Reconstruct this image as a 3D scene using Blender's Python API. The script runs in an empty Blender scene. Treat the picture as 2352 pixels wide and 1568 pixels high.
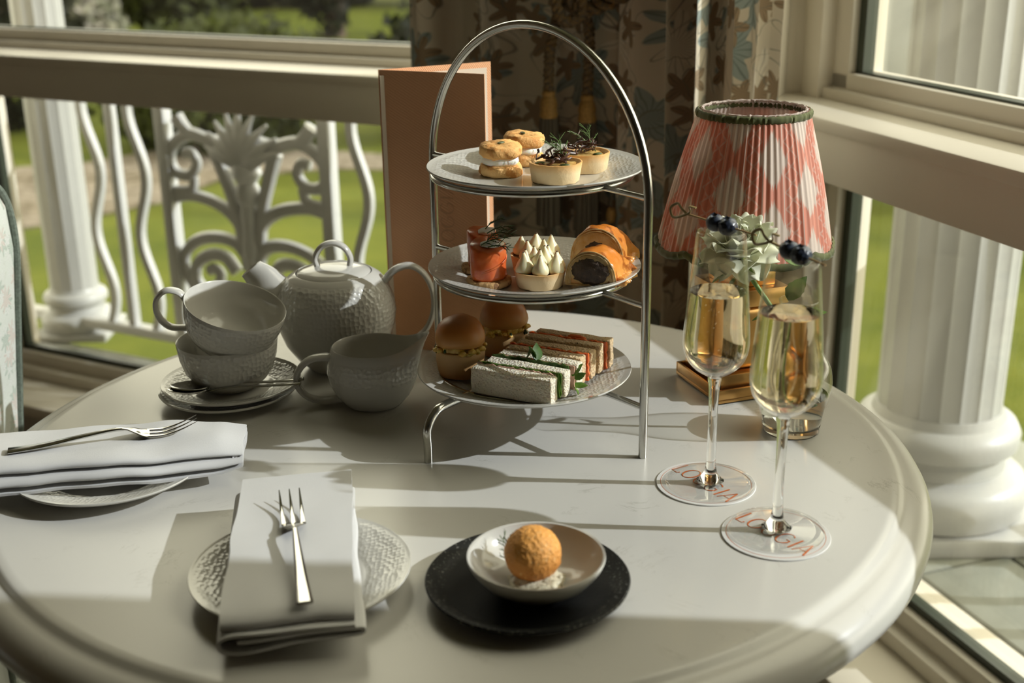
import bpy, bmesh, math, random
from mathutils import Vector, Matrix, noise
random.seed(7)
PI = math.pi
TZ = 0.75            # height of the table top above the floor; everything below is written relative to the table top
S = bpy.context.scene
COL = S.collection

# ------------------------------------------------------------------ camera
FPX, PITCH, ROLL, CAMH = 2830.0, math.radians(19.5), math.radians(0.8), 0.5
cr_, sr_, ct_, st_ = math.cos(ROLL), math.sin(ROLL), math.cos(PITCH), math.sin(PITCH)
Rv = Vector((cr_, -sr_*st_, -sr_*ct_)); Dv = Vector((-sr_, -cr_*st_, -cr_*ct_)); Fv = Vector((0, ct_, -st_))
cam = bpy.data.objects.new('camera', bpy.data.cameras.new('camera')); COL.objects.link(cam)
M = Matrix((Rv, -Dv, -Fv)).transposed().to_4x4(); M.translation = Vector((0, 0, CAMH+TZ)); cam.matrix_world = M
cam.data.sensor_width = 36; cam.data.lens = FPX/2352*36; cam.data.clip_start = 0.02; cam.data.clip_end = 200
cam.data.dof.use_dof = True; cam.data.dof.focus_distance = 1.20; cam.data.dof.aperture_fstop = 5.0
S.camera = cam
# ------------------------------------------------------------------ world, sun, exposure
w = bpy.data.worlds.new('world'); S.world = w; w.use_nodes = True
wt = w.node_tree; bgn = wt.nodes['Background']
bgn.inputs[0].default_value = (1.0, 0.915, 0.72, 1); bgn.inputs[1].default_value = 3.9
sd = Vector((0.9957*math.cos(math.radians(29.3)), -0.0925*math.cos(math.radians(29.3)), math.sin(math.radians(29.3))))
sun = bpy.data.objects.new('sun', bpy.data.lights.new('sun', 'SUN')); COL.objects.link(sun)
sun.data.energy = 4.2; sun.data.angle = math.radians(0.6); sun.data.color = (0.93, 0.94, 1.0)
sun.rotation_euler = sd.to_track_quat('Z', 'Y').to_euler(); sun.location = (3, 0, 3)
S.view_settings.view_transform = 'Standard'; S.view_settings.look = 'None'
S.view_settings.exposure = 0.0; S.view_settings.gamma = 1.0; S.view_settings.use_curve_mapping = False
S.cycles.use_denoising = True; S.cycles.max_bounces = 10; S.cycles.transmission_bounces = 10; S.cycles.transparent_max_bounces = 24
S.cycles.diffuse_bounces = 4; S.cycles.glossy_bounces = 4
S.cycles.caustics_reflective = False; S.cycles.caustics_refractive = False; S.cycles.sample_clamp_indirect = 6.0

# ------------------------------------------------------------------ node helpers
def new_mat(name):
    m = bpy.data.materials.new(name); m.use_nodes = True
    nt = m.node_tree; nt.nodes.clear()
    out = nt.nodes.new('ShaderNodeOutputMaterial')
    return m, nt, out
def N(nt, typ, ins=None, **props):
    n = nt.nodes.new('ShaderNode'+typ)
    for k, v in props.items(): setattr(n, k, v)
    for k, v in (ins or {}).items():
        s = n.inputs[k]
        if isinstance(v, bpy.types.NodeSocket): nt.links.new(v, s)
        else:
            if isinstance(v, (tuple, list)) and len(v) == 3 and s.type == 'RGBA': v = (*v, 1)
            s.default_value = v
    return n
def ramp(nt, fac, stops, interp='LINEAR'):
    n = nt.nodes.new('ShaderNodeValToRGB'); nt.links.new(fac, n.inputs[0]); cr = n.color_ramp; cr.interpolation = interp
    while len(cr.elements) < len(stops): cr.elements.new(0.5)
    for e, (p, c) in zip(cr.elements, stops):
        e.position = p; e.color = (*c, 1) if isinstance(c, (tuple, list)) else (c, c, c, 1)
    return n.outputs[0]
def coords(nt, kind='Object', scale=(1, 1, 1), rot=(0, 0, 0)):
    c = N(nt, 'TexCoord'); mp = N(nt, 'Mapping', {'Vector': c.outputs[kind], 'Scale': scale, 'Rotation': rot}); return mp.outputs[0]
def mixc(nt, f, a, b, mode='MIX'):
    n = nt.nodes.new('ShaderNodeMix'); n.data_type = 'RGBA'; n.blend_type = mode
    for i, v in ((0, f), (6, a), (7, b)):
        if isinstance(v, bpy.types.NodeSocket): nt.links.new(v, n.inputs[i])
        else: n.inputs[i].default_value = (*v, 1) if isinstance(v, (tuple, list)) else v
    return n.outputs[2]
def math_(nt, op, a, b=0.0, c=0.0):
    n = nt.nodes.new('ShaderNodeMath'); n.operation = op
    for i, v in enumerate((a, b, c)):
        if isinstance(v, bpy.types.NodeSocket): nt.links.new(v, n.inputs[i])
        else: n.inputs[i].default_value = v
    return n.outputs[0]
def simple(name, col, rough=0.5, metal=0.0, spec=0.5, nscale=0, namt=0.15, bump=0, bscale=100, coat=0, sss=0, col2=None, bdist=0.001, detail=4, kind='Object', trans=0, sheen=0, stops=(0.35, 0.65)):
    m, nt, out = new_mat(name)
    p = N(nt, 'BsdfPrincipled', {'Base Color': col, 'Roughness': rough, 'Metallic': metal, 'Specular IOR Level': spec, 'Coat Weight': coat, 'Coat Roughness': 0.08, 'Sheen Weight': sheen})
    if sss: p.inputs['Subsurface Weight'].default_value = 1.0; p.inputs['Subsurface Radius'].default_value = (1, .7, .45); p.inputs['Subsurface Scale'].default_value = sss
    if nscale:
        nz = N(nt, 'TexNoise', {'Vector': coords(nt, kind), 'Scale': nscale, 'Detail': detail, 'Roughness': 0.6})
        c2 = col2 or tuple(max(0, x*(1-namt)) for x in col)
        nt.links.new(ramp(nt, nz.outputs[0], [(stops[0], c2), (stops[1], col)]), p.inputs['Base Color'])
    if bump:
        bz = N(nt, 'TexNoise', {'Vector': coords(nt, kind), 'Scale': bscale, 'Detail': 5, 'Roughness': 0.65})
        b = N(nt, 'Bump', {'Height': bz.outputs[0], 'Strength': bump, 'Distance': bdist}); nt.links.new(b.outputs[0], p.inputs['Normal'])
    sh = p.outputs[0]
    if trans:
        t = N(nt, 'BsdfTranslucent', {'Color': col}); mx = N(nt, 'MixShader', {0: trans, 1: p.outputs[0], 2: t.outputs[0]}); sh = mx.outputs[0]
    nt.links.new(sh, out.inputs[0]); return m

def porcelain(name, mask, lo, hi, scale=210, strength=0.35, col=(0.60, 0.585, 0.545), squash=(1, 1, 1)):
    """glazed china with a band of hammered dimples; mask 'r' = by radius, 'z' = by height"""
    m, nt, out = new_mat(name)
    c = N(nt, 'TexCoord'); sep = N(nt, 'SeparateXYZ', {0: c.outputs['Object']})
    if mask == 'r': v = math_(nt, 'SQRT', math_(nt, 'ADD', math_(nt, 'MULTIPLY', sep.outputs[0], sep.outputs[0]), math_(nt, 'MULTIPLY', sep.outputs[1], sep.outputs[1])))
    else: v = sep.outputs[2]
    f1 = N(nt, 'MapRange', {0: v, 1: lo, 2: lo+0.004}); f2 = N(nt, 'MapRange', {0: v, 1: hi-0.004, 2: hi, 3: 1, 4: 0})
    k = math_(nt, 'MULTIPLY', f1.outputs[0], f2.outputs[0])
    if mask == 'z':      # dimples on the outside of the vessel only
        ns = N(nt, 'SeparateXYZ', {0: c.outputs['Normal']}); dt = math_(nt, 'ADD', math_(nt, 'MULTIPLY', ns.outputs[0], sep.outputs[0]), math_(nt, 'MULTIPLY', ns.outputs[1], sep.outputs[1]))
        k = math_(nt, 'MULTIPLY', k, math_(nt, 'GREATER_THAN', dt, 0.0))
    mp = N(nt, 'Mapping', {'Vector': c.outputs['Object'], 'Scale': squash})
    vo = N(nt, 'TexVoronoi', {'Vector': mp.outputs[0], 'Scale': scale, 'Randomness': 0.55}, feature='SMOOTH_F1'); vo.inputs['Smoothness'].default_value = 0.25
    nz = N(nt, 'TexNoise', {'Vector': c.outputs['Object'], 'Scale': 25, 'Detail': 2})
    h = math_(nt, 'ADD', math_(nt, 'MULTIPLY', vo.outputs[0], k), math_(nt, 'MULTIPLY', nz.outputs[0], 0.25))
    b = N(nt, 'Bump', {'Height': h, 'Strength': strength, 'Distance': 0.0026})
    p = N(nt, 'BsdfPrincipled', {'Base Color': col, 'Roughness': 0.12, 'Specular IOR Level': 0.5, 'Normal': b.outputs[0]})
    nt.links.new(p.outputs[0], out.inputs[0]); return m

def thin_glass(name, tint=(0.97, 0.98, 0.97), base=0.0, boost=1.0, rough=0.0):
    m, nt, out = new_mat(name)
    lw = N(nt, 'LayerWeight', {'Blend': 0.5}); f = math_(nt, 'ADD', math_(nt, 'MULTIPLY', math_(nt, 'POWER', lw.outputs['Facing'], 5.0), boost*0.9), base+0.04)
    t = N(nt, 'BsdfTransparent', {'Color': tint}); g = N(nt, 'BsdfGlossy', {'Color': (1, 1, 1), 'Roughness': rough})
    mx = N(nt, 'MixShader', {0: f, 1: t.outputs[0], 2: g.outputs[0]}); nt.links.new(mx.outputs[0], out.inputs[0]); return m
def solid_glass(name, col=(1, 1, 1), ior=1.5, rough=0.0):
    m, nt, out = new_mat(name)
    g = N(nt, 'BsdfGlass', {'Color': col, 'IOR': ior, 'Roughness': rough}); nt.links.new(g.outputs[0], out.inputs[0]); return m

# ------------------------------------------------------------------ mesh helpers (each returns (verts, faces))
def mk(name, vf, mat, parent=None, loc=(0, 0, 0), rot=(0, 0, 0), smooth=True, sharp=40, mats=None):
    v, f = vf[0], vf[1]
    me = bpy.data.meshes.new(name); me.from_pydata([tuple(x) for x in v], [], f); me.update()
    bm = bmesh.new(); bm.from_mesh(me); bmesh.ops.recalc_face_normals(bm, faces=bm.faces); bm.to_mesh(me); bm.free()
    if smooth:
        for p in me.polygons: p.use_smooth = True
        me.set_sharp_from_angle(angle=math.radians(sharp))
    if mats:
        for m in mats: me.materials.append(m)
    else: me.materials.append(mat)
    if len(vf) > 2 and vf[2] is not None and mats:
        for p, i in zip(me.polygons, vf[2]): p.material_index = i
    o = bpy.data.objects.new(name, me); COL.objects.link(o); o.location = loc; o.rotation_euler = rot
    if parent: o.parent = parent
    return o
def set_uv(o, fn):
    uv = o.data.uv_layers.new(name='UVMap')
    for p in o.data.polygons:
        for li in p.loop_indices: uv.data[li].uv = fn(o.data.loops[li].vertex_index, p)
def empty(name, loc=(0, 0, 0), rotz=0.0, rot=None):
    o = bpy.data.objects.new(name, None); COL.objects.link(o); o.location = loc; o.rotation_euler = rot or (0, 0, rotz); o.empty_display_size = 0.02; return o
def tag(o, label, cat, group=None, kind=None):
    o['label'] = label; o['category'] = cat
    if group: o['group'] = group
    if kind: o['kind'] = kind
    return o
def struct(o, label=None):
    o['kind'] = 'structure'
    if label: o['label'] = label
    return o
def lathe(prof, n=64, cap0=True, cap1=True, fn=None):
    v, f = [], []
    for j, (r, z) in enumerate(prof):
        for i in range(n):
            a = 2*PI*i/n; p = Vector((r*math.cos(a), r*math.sin(a), z))
            if fn: p = fn(p, a, j)
            v.append(p)
    m = len(prof)
    for j in range(m-1):
        for i in range(n):
            k = (i+1) % n; f.append((j*n+i, j*n+k, (j+1)*n+k, (j+1)*n+i))
    if cap0: f.append(tuple(range(n))[::-1])
    if cap1: f.append(tuple((m-1)*n+i for i in range(n)))
    return v, f
def cr(pts, k=6, closed=False):
    P = [Vector(p) for p in pts]; n = len(P); out = []
    rng = range(n) if closed else range(n-1)
    for i in rng:
        p0 = P[(i-1) % n] if (closed or i > 0) else P[0]*2-P[1]
        p1 = P[i]; p2 = P[(i+1) % n]
        p3 = P[(i+2) % n] if (closed or i+2 < n) else P[-1]*2-P[-2]
        for s in range(k):
            t = s/k; out.append(0.5*((2*p1)+(-p0+p2)*t+(2*p0-5*p1+4*p2-p3)*t*t+(-p0+3*p1-3*p2+p3)*t*t*t))
    if not closed: out.append(P[-1].copy())
    return out
def tube(pts, r, n=8, closed=False, cap=True, flat=1.0, up=None):
    """r: radius or list; flat: second axis scale; up: reference for the flat axis"""
    P = [Vector(p) for p in pts]; m = len(P)
    R = r if isinstance(r, (list, tuple)) else [r]*m
    v, f = [], []; prev = None
    for i in range(m):
        if closed: t = P[(i+1) % m]-P[(i-1) % m]
        else: t = P[min(i+1, m-1)]-P[max(i-1, 0)]
        if t.length < 1e-9: t = Vector((0, 0, 1))
        t.normalize()
        if up is not None: a = Vector(up)
        elif prev is None: a = Vector((0, 0, 1)) if abs(t.z) < 0.9 else Vector((1, 0, 0))
        else: a = prev
        x = a-t*a.dot(t)
        if x.length < 1e-6: x = t.orthogonal()
        x.normalize(); y = t.cross(x); prev = x
        for k in range(n):
            an = 2*PI*k/n; v.append(P[i]+x*math.cos(an)*R[i]+y*math.sin(an)*R[i]*flat)
    for i in range(m if closed else m-1):
        j = (i+1) % m
        for k in range(n):
            l = (k+1) % n; f.append((i*n+k, i*n+l, j*n+l, j*n+k))
    if cap and not closed: f.append(tuple(range(n))[::-1]); f.append(tuple((m-1)*n+k for k in range(n)))
    return v, f
def join(*vs):
    V, F = [], []
    for v, f in [x[:2] for x in vs]:
        o = len(V); V += list(v); F += [tuple(i+o for i in q) for q in f]
    return V, F
def xf(vf, loc=(0, 0, 0), rot=(0, 0, 0), sc=(1, 1, 1)):
    from mathutils import Euler
    R = Euler(rot).to_matrix(); s = Vector(sc); l = Vector(loc)
    return [R @ Vector((p[0]*s.x, p[1]*s.y, p[2]*s.z))+l for p in vf[0]], vf[1]
def box(x0, x1, y0, y1, z0, z1, b=0.0, seg=2, sub=0):
    bm = bmesh.new(); bmesh.ops.create_cube(bm, size=1)
    for v in bm.verts: v.co = Vector((x0+(v.co.x+.5)*(x1-x0), y0+(v.co.y+.5)*(y1-y0), z0+(v.co.z+.5)*(z1-z0)))
    if sub: bmesh.ops.subdivide_edges(bm, edges=bm.edges[:], cuts=sub, use_grid_fill=True)
    if b:
        es = [e for e in bm.edges if len(e.link_faces) == 2 and e.calc_face_angle(0) > 0.5]
        bmesh.ops.bevel(bm, geom=es, offset=b, segments=seg, affect='EDGES', profile=0.5)
    bm.verts.index_update(); r = [v.co.copy() for v in bm.verts], [tuple(v.index for v in f.verts) for f in bm.faces]; bm.free(); return r
def ball(r=1.0, sub=3, sc=(1, 1, 1), amp=0.0, fr=1.0, seed=0, loc=(0, 0, 0)):
    bm = bmesh.new(); bmesh.ops.create_icosphere(bm, subdivisions=sub, radius=1.0)
    v = []
    for q in bm.verts:
        d = 1+amp*noise.noise(q.co*fr+Vector((seed*7.1, seed*3.3, seed)))+amp*0.5*noise.noise(q.co*fr*2.7+Vector((seed, 5, seed*2)))
        v.append(Vector((q.co.x*sc[0]*r*d+loc[0], q.co.y*sc[1]*r*d+loc[1], q.co.z*sc[2]*r*d+loc[2])))
    bm.verts.index_update(); f = [tuple(x.index for x in q.verts) for q in bm.faces]; bm.free(); return v, f
def jit(vf, amp, fr, seed=0, axis=None):
    o = []
    for p in vf[0]:
        p = Vector(p); d = noise.noise_vector(p*fr+Vector((seed*3.7, seed, -seed*2.1)))*amp
        if axis: d = Vector((d.x*axis[0], d.y*axis[1], d.z*axis[2]))
        o.append(p+d)
    return o, vf[1]
def slab(poly, z0, z1):
    n = len(poly); v = [Vector((*p[:2], z0)) for p in poly]+[Vector((*p[:2], z1)) for p in poly]
    return v, [tuple(range(n))[::-1], tuple(range(n, 2*n))]+[(i, (i+1) % n, n+(i+1) % n, n+i) for i in range(n)]
def ribbon(path, th, width, nseg=12, frame=None, wob=0.0, seed=0, taper=None):
    """solid strip: path in 2D (a, z), thickness th, extruded along the third axis by width; frame maps (a, w, z) -> xyz"""
    P = [Vector((p[0], p[1])) for p in path]; m = len(P); top, bot = [], []
    for i in range(m):
        t = (P[min(i+1, m-1)]-P[max(i-1, 0)]); t = t.normalized() if t.length > 1e-9 else Vector((1, 0)); nn = Vector((-t.y, t.x))
        top.append(P[i]+nn*th/2); bot.append(P[i]-nn*th/2)
    ring = top+bot[::-1]; n = len(ring); v, f = [], []
    for j in range(nseg+1):
        for q in ring:
            k = taper(j/nseg) if taper else 1.0
            p = Vector((q.x*k, (j/nseg-0.5)*width, q.y))
            if wob:
                d = noise.noise_vector(Vector((p.x*22+seed, p.y*22, seed*1.7)))*wob
                p += Vector((d.x, d.y, d.z*0.8))
            v.append(Vector(frame(p)) if frame else p)
    for j in range(nseg):
        for i in range(n):
            k = (i+1) % n; f.append((j*n+i, j*n+k, (j+1)*n+k, (j+1)*n+i))
    for j in (0, nseg):
        for i in range(m-1):
            q = (j*n+i, j*n+i+1, j*n+n-2-i, j*n+n-1-i); f.append(q)
    return v, f
def at(px, py, z=0.0):
    d = Rv*(px-1176.0)+Dv*(py-784.0)+Fv*FPX; t = (z-CAMH)/d.z; return Vector((d.x*t, d.y*t, z))
def loft(rings, closed_ends=True):
    n = len(rings[0]); v = [p for r in rings for p in r]; f = []
    for j in range(len(rings)-1):
        for i in range(n):
            k = (i+1) % n; f.append((j*n+i, j*n+k, (j+1)*n+k, (j+1)*n+i))
    if closed_ends: f.append(tuple(range(n))[::-1]); f.append(tuple((len(rings)-1)*n+i for i in range(n)))
    return v, f
def copy_tree(o, loc=None, rot=None, label=None):
    c = o.copy(); COL.objects.link(c)
    for ch in [x for x in bpy.data.objects if x.parent == o]:
        d = copy_tree(ch); d.parent = c
    if loc is not None: c.location = loc
    if rot is not None: c.rotation_euler = rot
    if label: c['label'] = label
    return c
# ------------------------------------------------------------------ shared materials
m_paint = simple('cream_paint', (0.72, 0.67, 0.57), rough=0.45, nscale=3, namt=0.05)
m_paint_ext = simple('white_exterior_paint', (0.40, 0.40, 0.39), rough=0.4, nscale=6, namt=0.05)
m_gasket = simple('dark_green_gasket', (0.035, 0.045, 0.03), rough=0.35)
m_pane = thin_glass('window_glass', (0.94, 0.96, 0.94), base=0.0)
m_floor = simple('dark_wood_floor', (0.10, 0.065, 0.04), rough=0.4, nscale=8, namt=0.5)
m_darkwall = simple('dark_panelled_wall', (0.16, 0.12, 0.085), rough=0.6, nscale=4, namt=0.3)
m_ceil = simple('ceiling_paint', (0.55, 0.52, 0.46), rough=0.8)
m_deck = simple('veranda_stone', (0.27, 0.28, 0.24), rough=0.6, nscale=5, namt=0.25)
m_iron = simple('white_painted_iron', (0.52, 0.52, 0.52), rough=0.35, bump=0.15, bscale=60)

# The building and the garden are scaled about the camera: factor and z shift.
CAM_SCALE, CAM_Z_SHIFT = 1.077, -0.0385
def cam_scaled(p): return Vector((p[0]*CAM_SCALE, p[1]*CAM_SCALE, p[2]*CAM_SCALE+CAM_Z_SHIFT))
def sempty(name, loc=(0, 0, 0), rotz=0.0): return empty(name, cam_scaled(loc), rotz)
def smk(name, vf, mat, parent=None, loc=(0, 0, 0), rot=(0, 0, 0), smooth=True, sharp=40):
    return mk(name, ([Vector(p)*CAM_SCALE for p in vf[0]], vf[1]), mat, parent, Vector(loc)*CAM_SCALE if parent else cam_scaled(loc), rot, smooth, sharp)
# ------------------------------------------------------------------ room shell
ROT = {'R': math.atan2(-0.9426, 0.3338), 'L': math.atan2(-0.4617, 0.8870)}
def W(s, u, d, z=0.0):
    a = ROT[s]; return Vector((math.cos(a)*u-math.sin(a)*d, math.sin(a)*u+math.cos(a)*d, z))
def wall_root(name, s, kind='structure'):
    o = sempty(name, (0, 0, 0), ROT[s]); o['kind'] = kind; return o
E1, E2, E3 = W('R', 3.4, 1.04), W('L', -2.42, 1.86), Vector((-2.5, 1.75, 0))
room = [(2.115, -2.86), (0.44, 1.87), (E2.x, E2.y), (-2.5, 1.75), (-2.5, -2.86)]
struct(smk('floor', slab(room, -0.71, -0.6606), m_floor, smooth=False))
struct(smk('ceiling', slab(room, 2.40, 2.45), m_ceil, smooth=False))
struct(smk('wall_back', box(-2.5, 2.2, -2.96, -2.86, -0.6606, 2.40), m_darkwall, smooth=False))
struct(smk('wall_far_left', slab([(E2.x, E2.y), (-2.5, 1.75), (-2.57, 1.83), (E2.x-.03, E2.y+.09)], -0.6606, 2.4), m_darkwall, smooth=False))
struct(smk('wall_west', box(-2.6, -2.5, -2.86, 1.75, -0.6606, 2.40), m_darkwall, smooth=False))
# right wall: the pier beside the window, the band above and below it
wr = wall_root('wall_right', 'R')
smk('pier', box(-0.283, 3.4, 0.99, 1.16, -0.6606, 2.40), m_paint, wr, smooth=False)
smk('lintel', box(-1.60, -0.283, 0.99, 1.16, 2.20, 2.40), m_paint, wr, smooth=False)
smk('apron', box(-1.60, -0.283, 1.00, 1.16, -0.6606, -0.50), m_paint, wr, smooth=False)
wl = wall_root('wall_left', 'L')
smk('lintel', box(-2.42, -0.50, 1.79, 1.96, 2.20, 2.40), m_paint, wl, smooth=False)
smk('apron', box(-2.42, -0.50, 1.82, 1.96, -0.6606, -0.50), m_paint, wl, smooth=False)
smk('pier', box(-2.46, -2.30, 1.79, 1.96, -0.6606, 2.40), m_paint, wl, smooth=False)
struct(smk('wall_corner', slab([(0.470, 1.800), (0.402, 1.806), (0.384, 1.768), (0.352, 1.777), (0.30, 1.90), (0.34, 2.02), (0.53, 1.96), (0.515, 1.82)], -0.6606, 2.40), m_paint, smooth=False), 'cream corner pier between the two windows behind the lamp')

def window(name, s, u0, u1, dg, label):
    r = wall_root(name, s); r['label'] = label
    di = dg-0.134; dj = dg-0.05
    smk('transom', box(u0-0.13, u1, di+0.004, dg+0.06, 0.155, 0.222, 0.002), m_paint, r)
    smk('sill', box(u0-0.15, u1, di, dg+0.02, 0.2192, 0.2372, 0.004), m_paint, r)
    smk('jamb', box(u0-0.16, u0-0.065, dj+0.012, dg+0.05, -0.50, 2.20, 0.003), m_paint, r)
    # upper sash, a stepped frame
    smk('sash_frame', join(box(u0-0.075, u1, dg-0.034, dg+0.05, 0.236, 0.252, 0.003), box(u0-0.04, u1, dg-0.018, dg+0.04, 0.250, 0.274, 0.003),
        box(u0-0.075, u0-0.036, dg-0.042, dg+0.05, 0.236, 2.20, 0.003), box(u0-0.04, u0, dg-0.018, dg+0.04, 0.240, 2.20, 0.003)), m_paint, r)
    smk('sash_frame', join(box(u0-0.09, u0-0.03, dj+0.002, dg+0.05, -0.50, 0.158, 0.003), box(u0-0.032, u0, dj+0.03, dg+0.04, -0.47, 0.158, 0.003),
        box(u0-0.09, u1, dj+0.008, dg+0.05, -0.50, -0.475, 0.003), box(u0-0.03, u1, dj+0.03, dg+0.04, -0.48, -0.446, 0.003)), m_paint, r)
    for z0, z1 in ((0.268, 2.19), (-0.45, 0.156)):
        smk('gasket', join(box(u0-0.006, u0+0.016, dg-0.006, dg+0.012, z0, z1), box(u0, u1, dg-0.006, dg+0.012, z0, z0+0.016 if z0 < 0 else z0+0.009)), m_gasket, r, smooth=False)
        smk('pane', box(u0+0.004, u1, dg, dg+0.006, z0+0.004, z1), m_pane, r, smooth=False)
    smk('ledge', box(u0-0.11, u1, dj-0.115, dj+0.02, -0.53, -0.50, 0.006), m_paint, r)
    return r
window('window_1', 'R', -1.475, -0.283, 1.04, 'cream framed window to the right of the lamp with a deep transom')
window('window_2', 'L', -2.235, -0.52, 1.86, 'cream framed window behind the teapot looking onto the white balustrade')
for s, uc, dg, wd in (('R', -0.91, 1.06, 1.12), ('L', -1.40, 1.90, 1.7)):
    for zc, h in ((1.235, 1.93), (-0.16, 0.56)):
        l = bpy.data.lights.new('window_portal', 'AREA'); l.shape = 'RECTANGLE'; l.size = wd*CAM_SCALE; l.size_y = h*CAM_SCALE; l.cycles.is_portal = True
        o = bpy.data.objects.new('window_portal', l); COL.objects.link(o); o.location = cam_scaled(W(s, uc, dg, zc))
        nrm = W(s, 0, 1, 0); o.rotation_euler = nrm.to_track_quat('Z', 'Y').to_euler()

# ------------------------------------------------------------------ outside: veranda, balustrades, columns
vd = sempty('veranda_floor'); vd['kind'] = 'structure'
for i in range(7):
    a, b = -2.6+i*0.36, -2.6+(i+1)*0.36-0.006
    smk('stone_slab', xf(box(a, b, 1.97, 2.035, -0.56, -0.50, 0.004), rot=(0, 0, ROT['L'])), m_deck, vd)
for i in range(6):
    for j in range(3):
        a, b = -1.75+i*0.36, -1.75+(i+1)*0.36-0.006
        smk('stone_slab', xf(box(a, b, 1.17+j*.17, 1.17+(j+1)*.17-0.006, -0.56, -0.50, 0.004), rot=(0, 0, ROT['R'])), m_deck, vd)

def balustrade(name, s, d, segs, label, rails):
    r = sempty(name, (0, 0, 0), ROT[s]); tag(r, label, 'railing', 'cast iron veranda railings')
    for a, b in rails:
        smk('top_rail', box(a, b, d-0.03, d+0.03, 0.150, 0.190, 0.01), m_iron, r)
        smk('bottom_rail', box(a, b, d-0.018, d+0.018, -0.462, -0.438, 0.004), m_iron, r)
    for u, kind in segs:
        if kind == 'straight': smk('baluster', box(u-0.011, u+0.011, d-0.011, d+0.011, -0.44, 0.152, 0.003), m_iron, r, label and (0, 0, 0)).__setitem__('label', 'straight square baluster')
        elif kind == 'post': smk('baluster', box(u-0.015, u+0.015, d-0.015, d+0.015, -0.52, 0.152, 0.003), m_iron, r).__setitem__('label', 'thicker square panel post')
        else:
            pts = [(u+0.018*math.sin((z+0.44)/0.296*2*PI), d, z) for z in [(-0.44+i*0.592/40) for i in range(41)]]
            smk('baluster', tube(pts, 0.0125, 4, up=(0.7, 0.7, 0)), m_iron, r).__setitem__('label', 'wavy serpentine baluster')
    return r
segs = [(-2.17, 'wavy'), (-2.10, 'straight'), (-2.03, 'wavy'), (-1.945, 'post'), (-1.505, 'post'), (-1.425, 'wavy'), (-1.35, 'straight'), (-1.28, 'wavy'), (-1.20, 'straight'), (-1.12, 'wavy'), (-1.04, 'straight'), (-0.96, 'wavy'),
        (-2.47, 'straight'), (-2.54, 'wavy'), (-2.62, 'straight')]
bl = balustrade('iron_balustrade', 'L', 2.075, segs, 'white iron balustrade with palmette panel outside the window behind the teapot', [(-2.8, -2.38), (-2.26, -0.8)])
def pix_to_panel(px, py, d=2.075):
    a = ROT['L']; q = Rv*(px-1176.0)+Dv*(py-784.0)+Fv*FPX; nn = Vector((-math.sin(a), math.cos(a), 0)); t = d/nn.dot(q); p = q*t
    return p.x*math.cos(a)+p.y*math.sin(a), p.z+CAMH
U0 = -1.722
scr = {   # traced on the left half of the panel, mirrored about its stem
 'scroll': [[(528, 322), (490, 325), (440, 308), (405, 325), (390, 362), (405, 395), (436, 402), (452, 378), (440, 352), (422, 352)],
            [(572, 560), (540, 500), (495, 465), (440, 448), (402, 452), (396, 440), (440, 435), (446, 405)],
            [(575, 600), (545, 560), (500, 545), (455, 552), (428, 580), (428, 620), (450, 660), (480, 690)],
            [(545, 625), (520, 592), (485, 585), (455, 605), (452, 640), (474, 664), (500, 655), (508, 632), (494, 616), (480, 622)]],
 'arm': [[(492, 340), (515, 400), (540, 470), (556, 540), (572, 620)], [(405, 268), (420, 290), (440, 310)]]}
for nm, lst in scr.items():
    for k, path in enumerate(lst):
        P = [pix_to_panel(*p) for p in path]
        for sg in (1, -1):
            Q = cr([(U0+sg*(u-U0), 2.075, z) for u, z in P], 5)
            rr = 0.0125 if nm == 'scroll' else 0.014
            smk(nm, tube(Q, [rr*(1-0.25*i/len(Q)) for i in range(len(Q))], 8, flat=1.3, up=(0, 1, 0)), m_iron, bl)
stem = cr([(U0, 2.075, z) for z in (-0.44, -0.30, -0.18, -0.10)], 4)
smk('stem', tube(stem, [0.022-0.010*abs(math.sin(i*0.9))*0.4 for i in range(len(stem))], 10), m_iron, bl)
smk('stem', lathe([(0.02, -0.11), (0.03, -0.085), (0.022, -0.06), (0.034, -0.04), (0.03, -0.02)], 12, fn=lambda p, a, j: p+Vector((U0, 2.075, 0))), m_iron, bl)
for i in range(9):
    a = (i-4)*0.24; L = 0.15-0.008*abs(i-4)
    pts = [(U0+math.sin(a*(0.55+0.6*t))*L*t, 2.075-0.012*math.sin(t*PI)-0.006, -0.035+math.cos(a)*L*t*(1-0.25*t*abs(a))) for t in [j/8 for j in range(9)]]
    smk('palmette_leaf', tube(pts, [0.004+0.012*math.sin(PI*min(1, 0.15+j/9)) for j in range(9)], 8, flat=0.5, up=(1, 0, 0)), m_iron, bl)
balustrade('iron_balustrade', 'R', 1.42, [(-1.44+i*0.115, 'wavy' if i % 2 == 0 else 'straight') for i in range(1, 9)], 'white iron balustrade at the right edge beyond the fluted column', [(-1.40, -0.30)])

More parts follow.
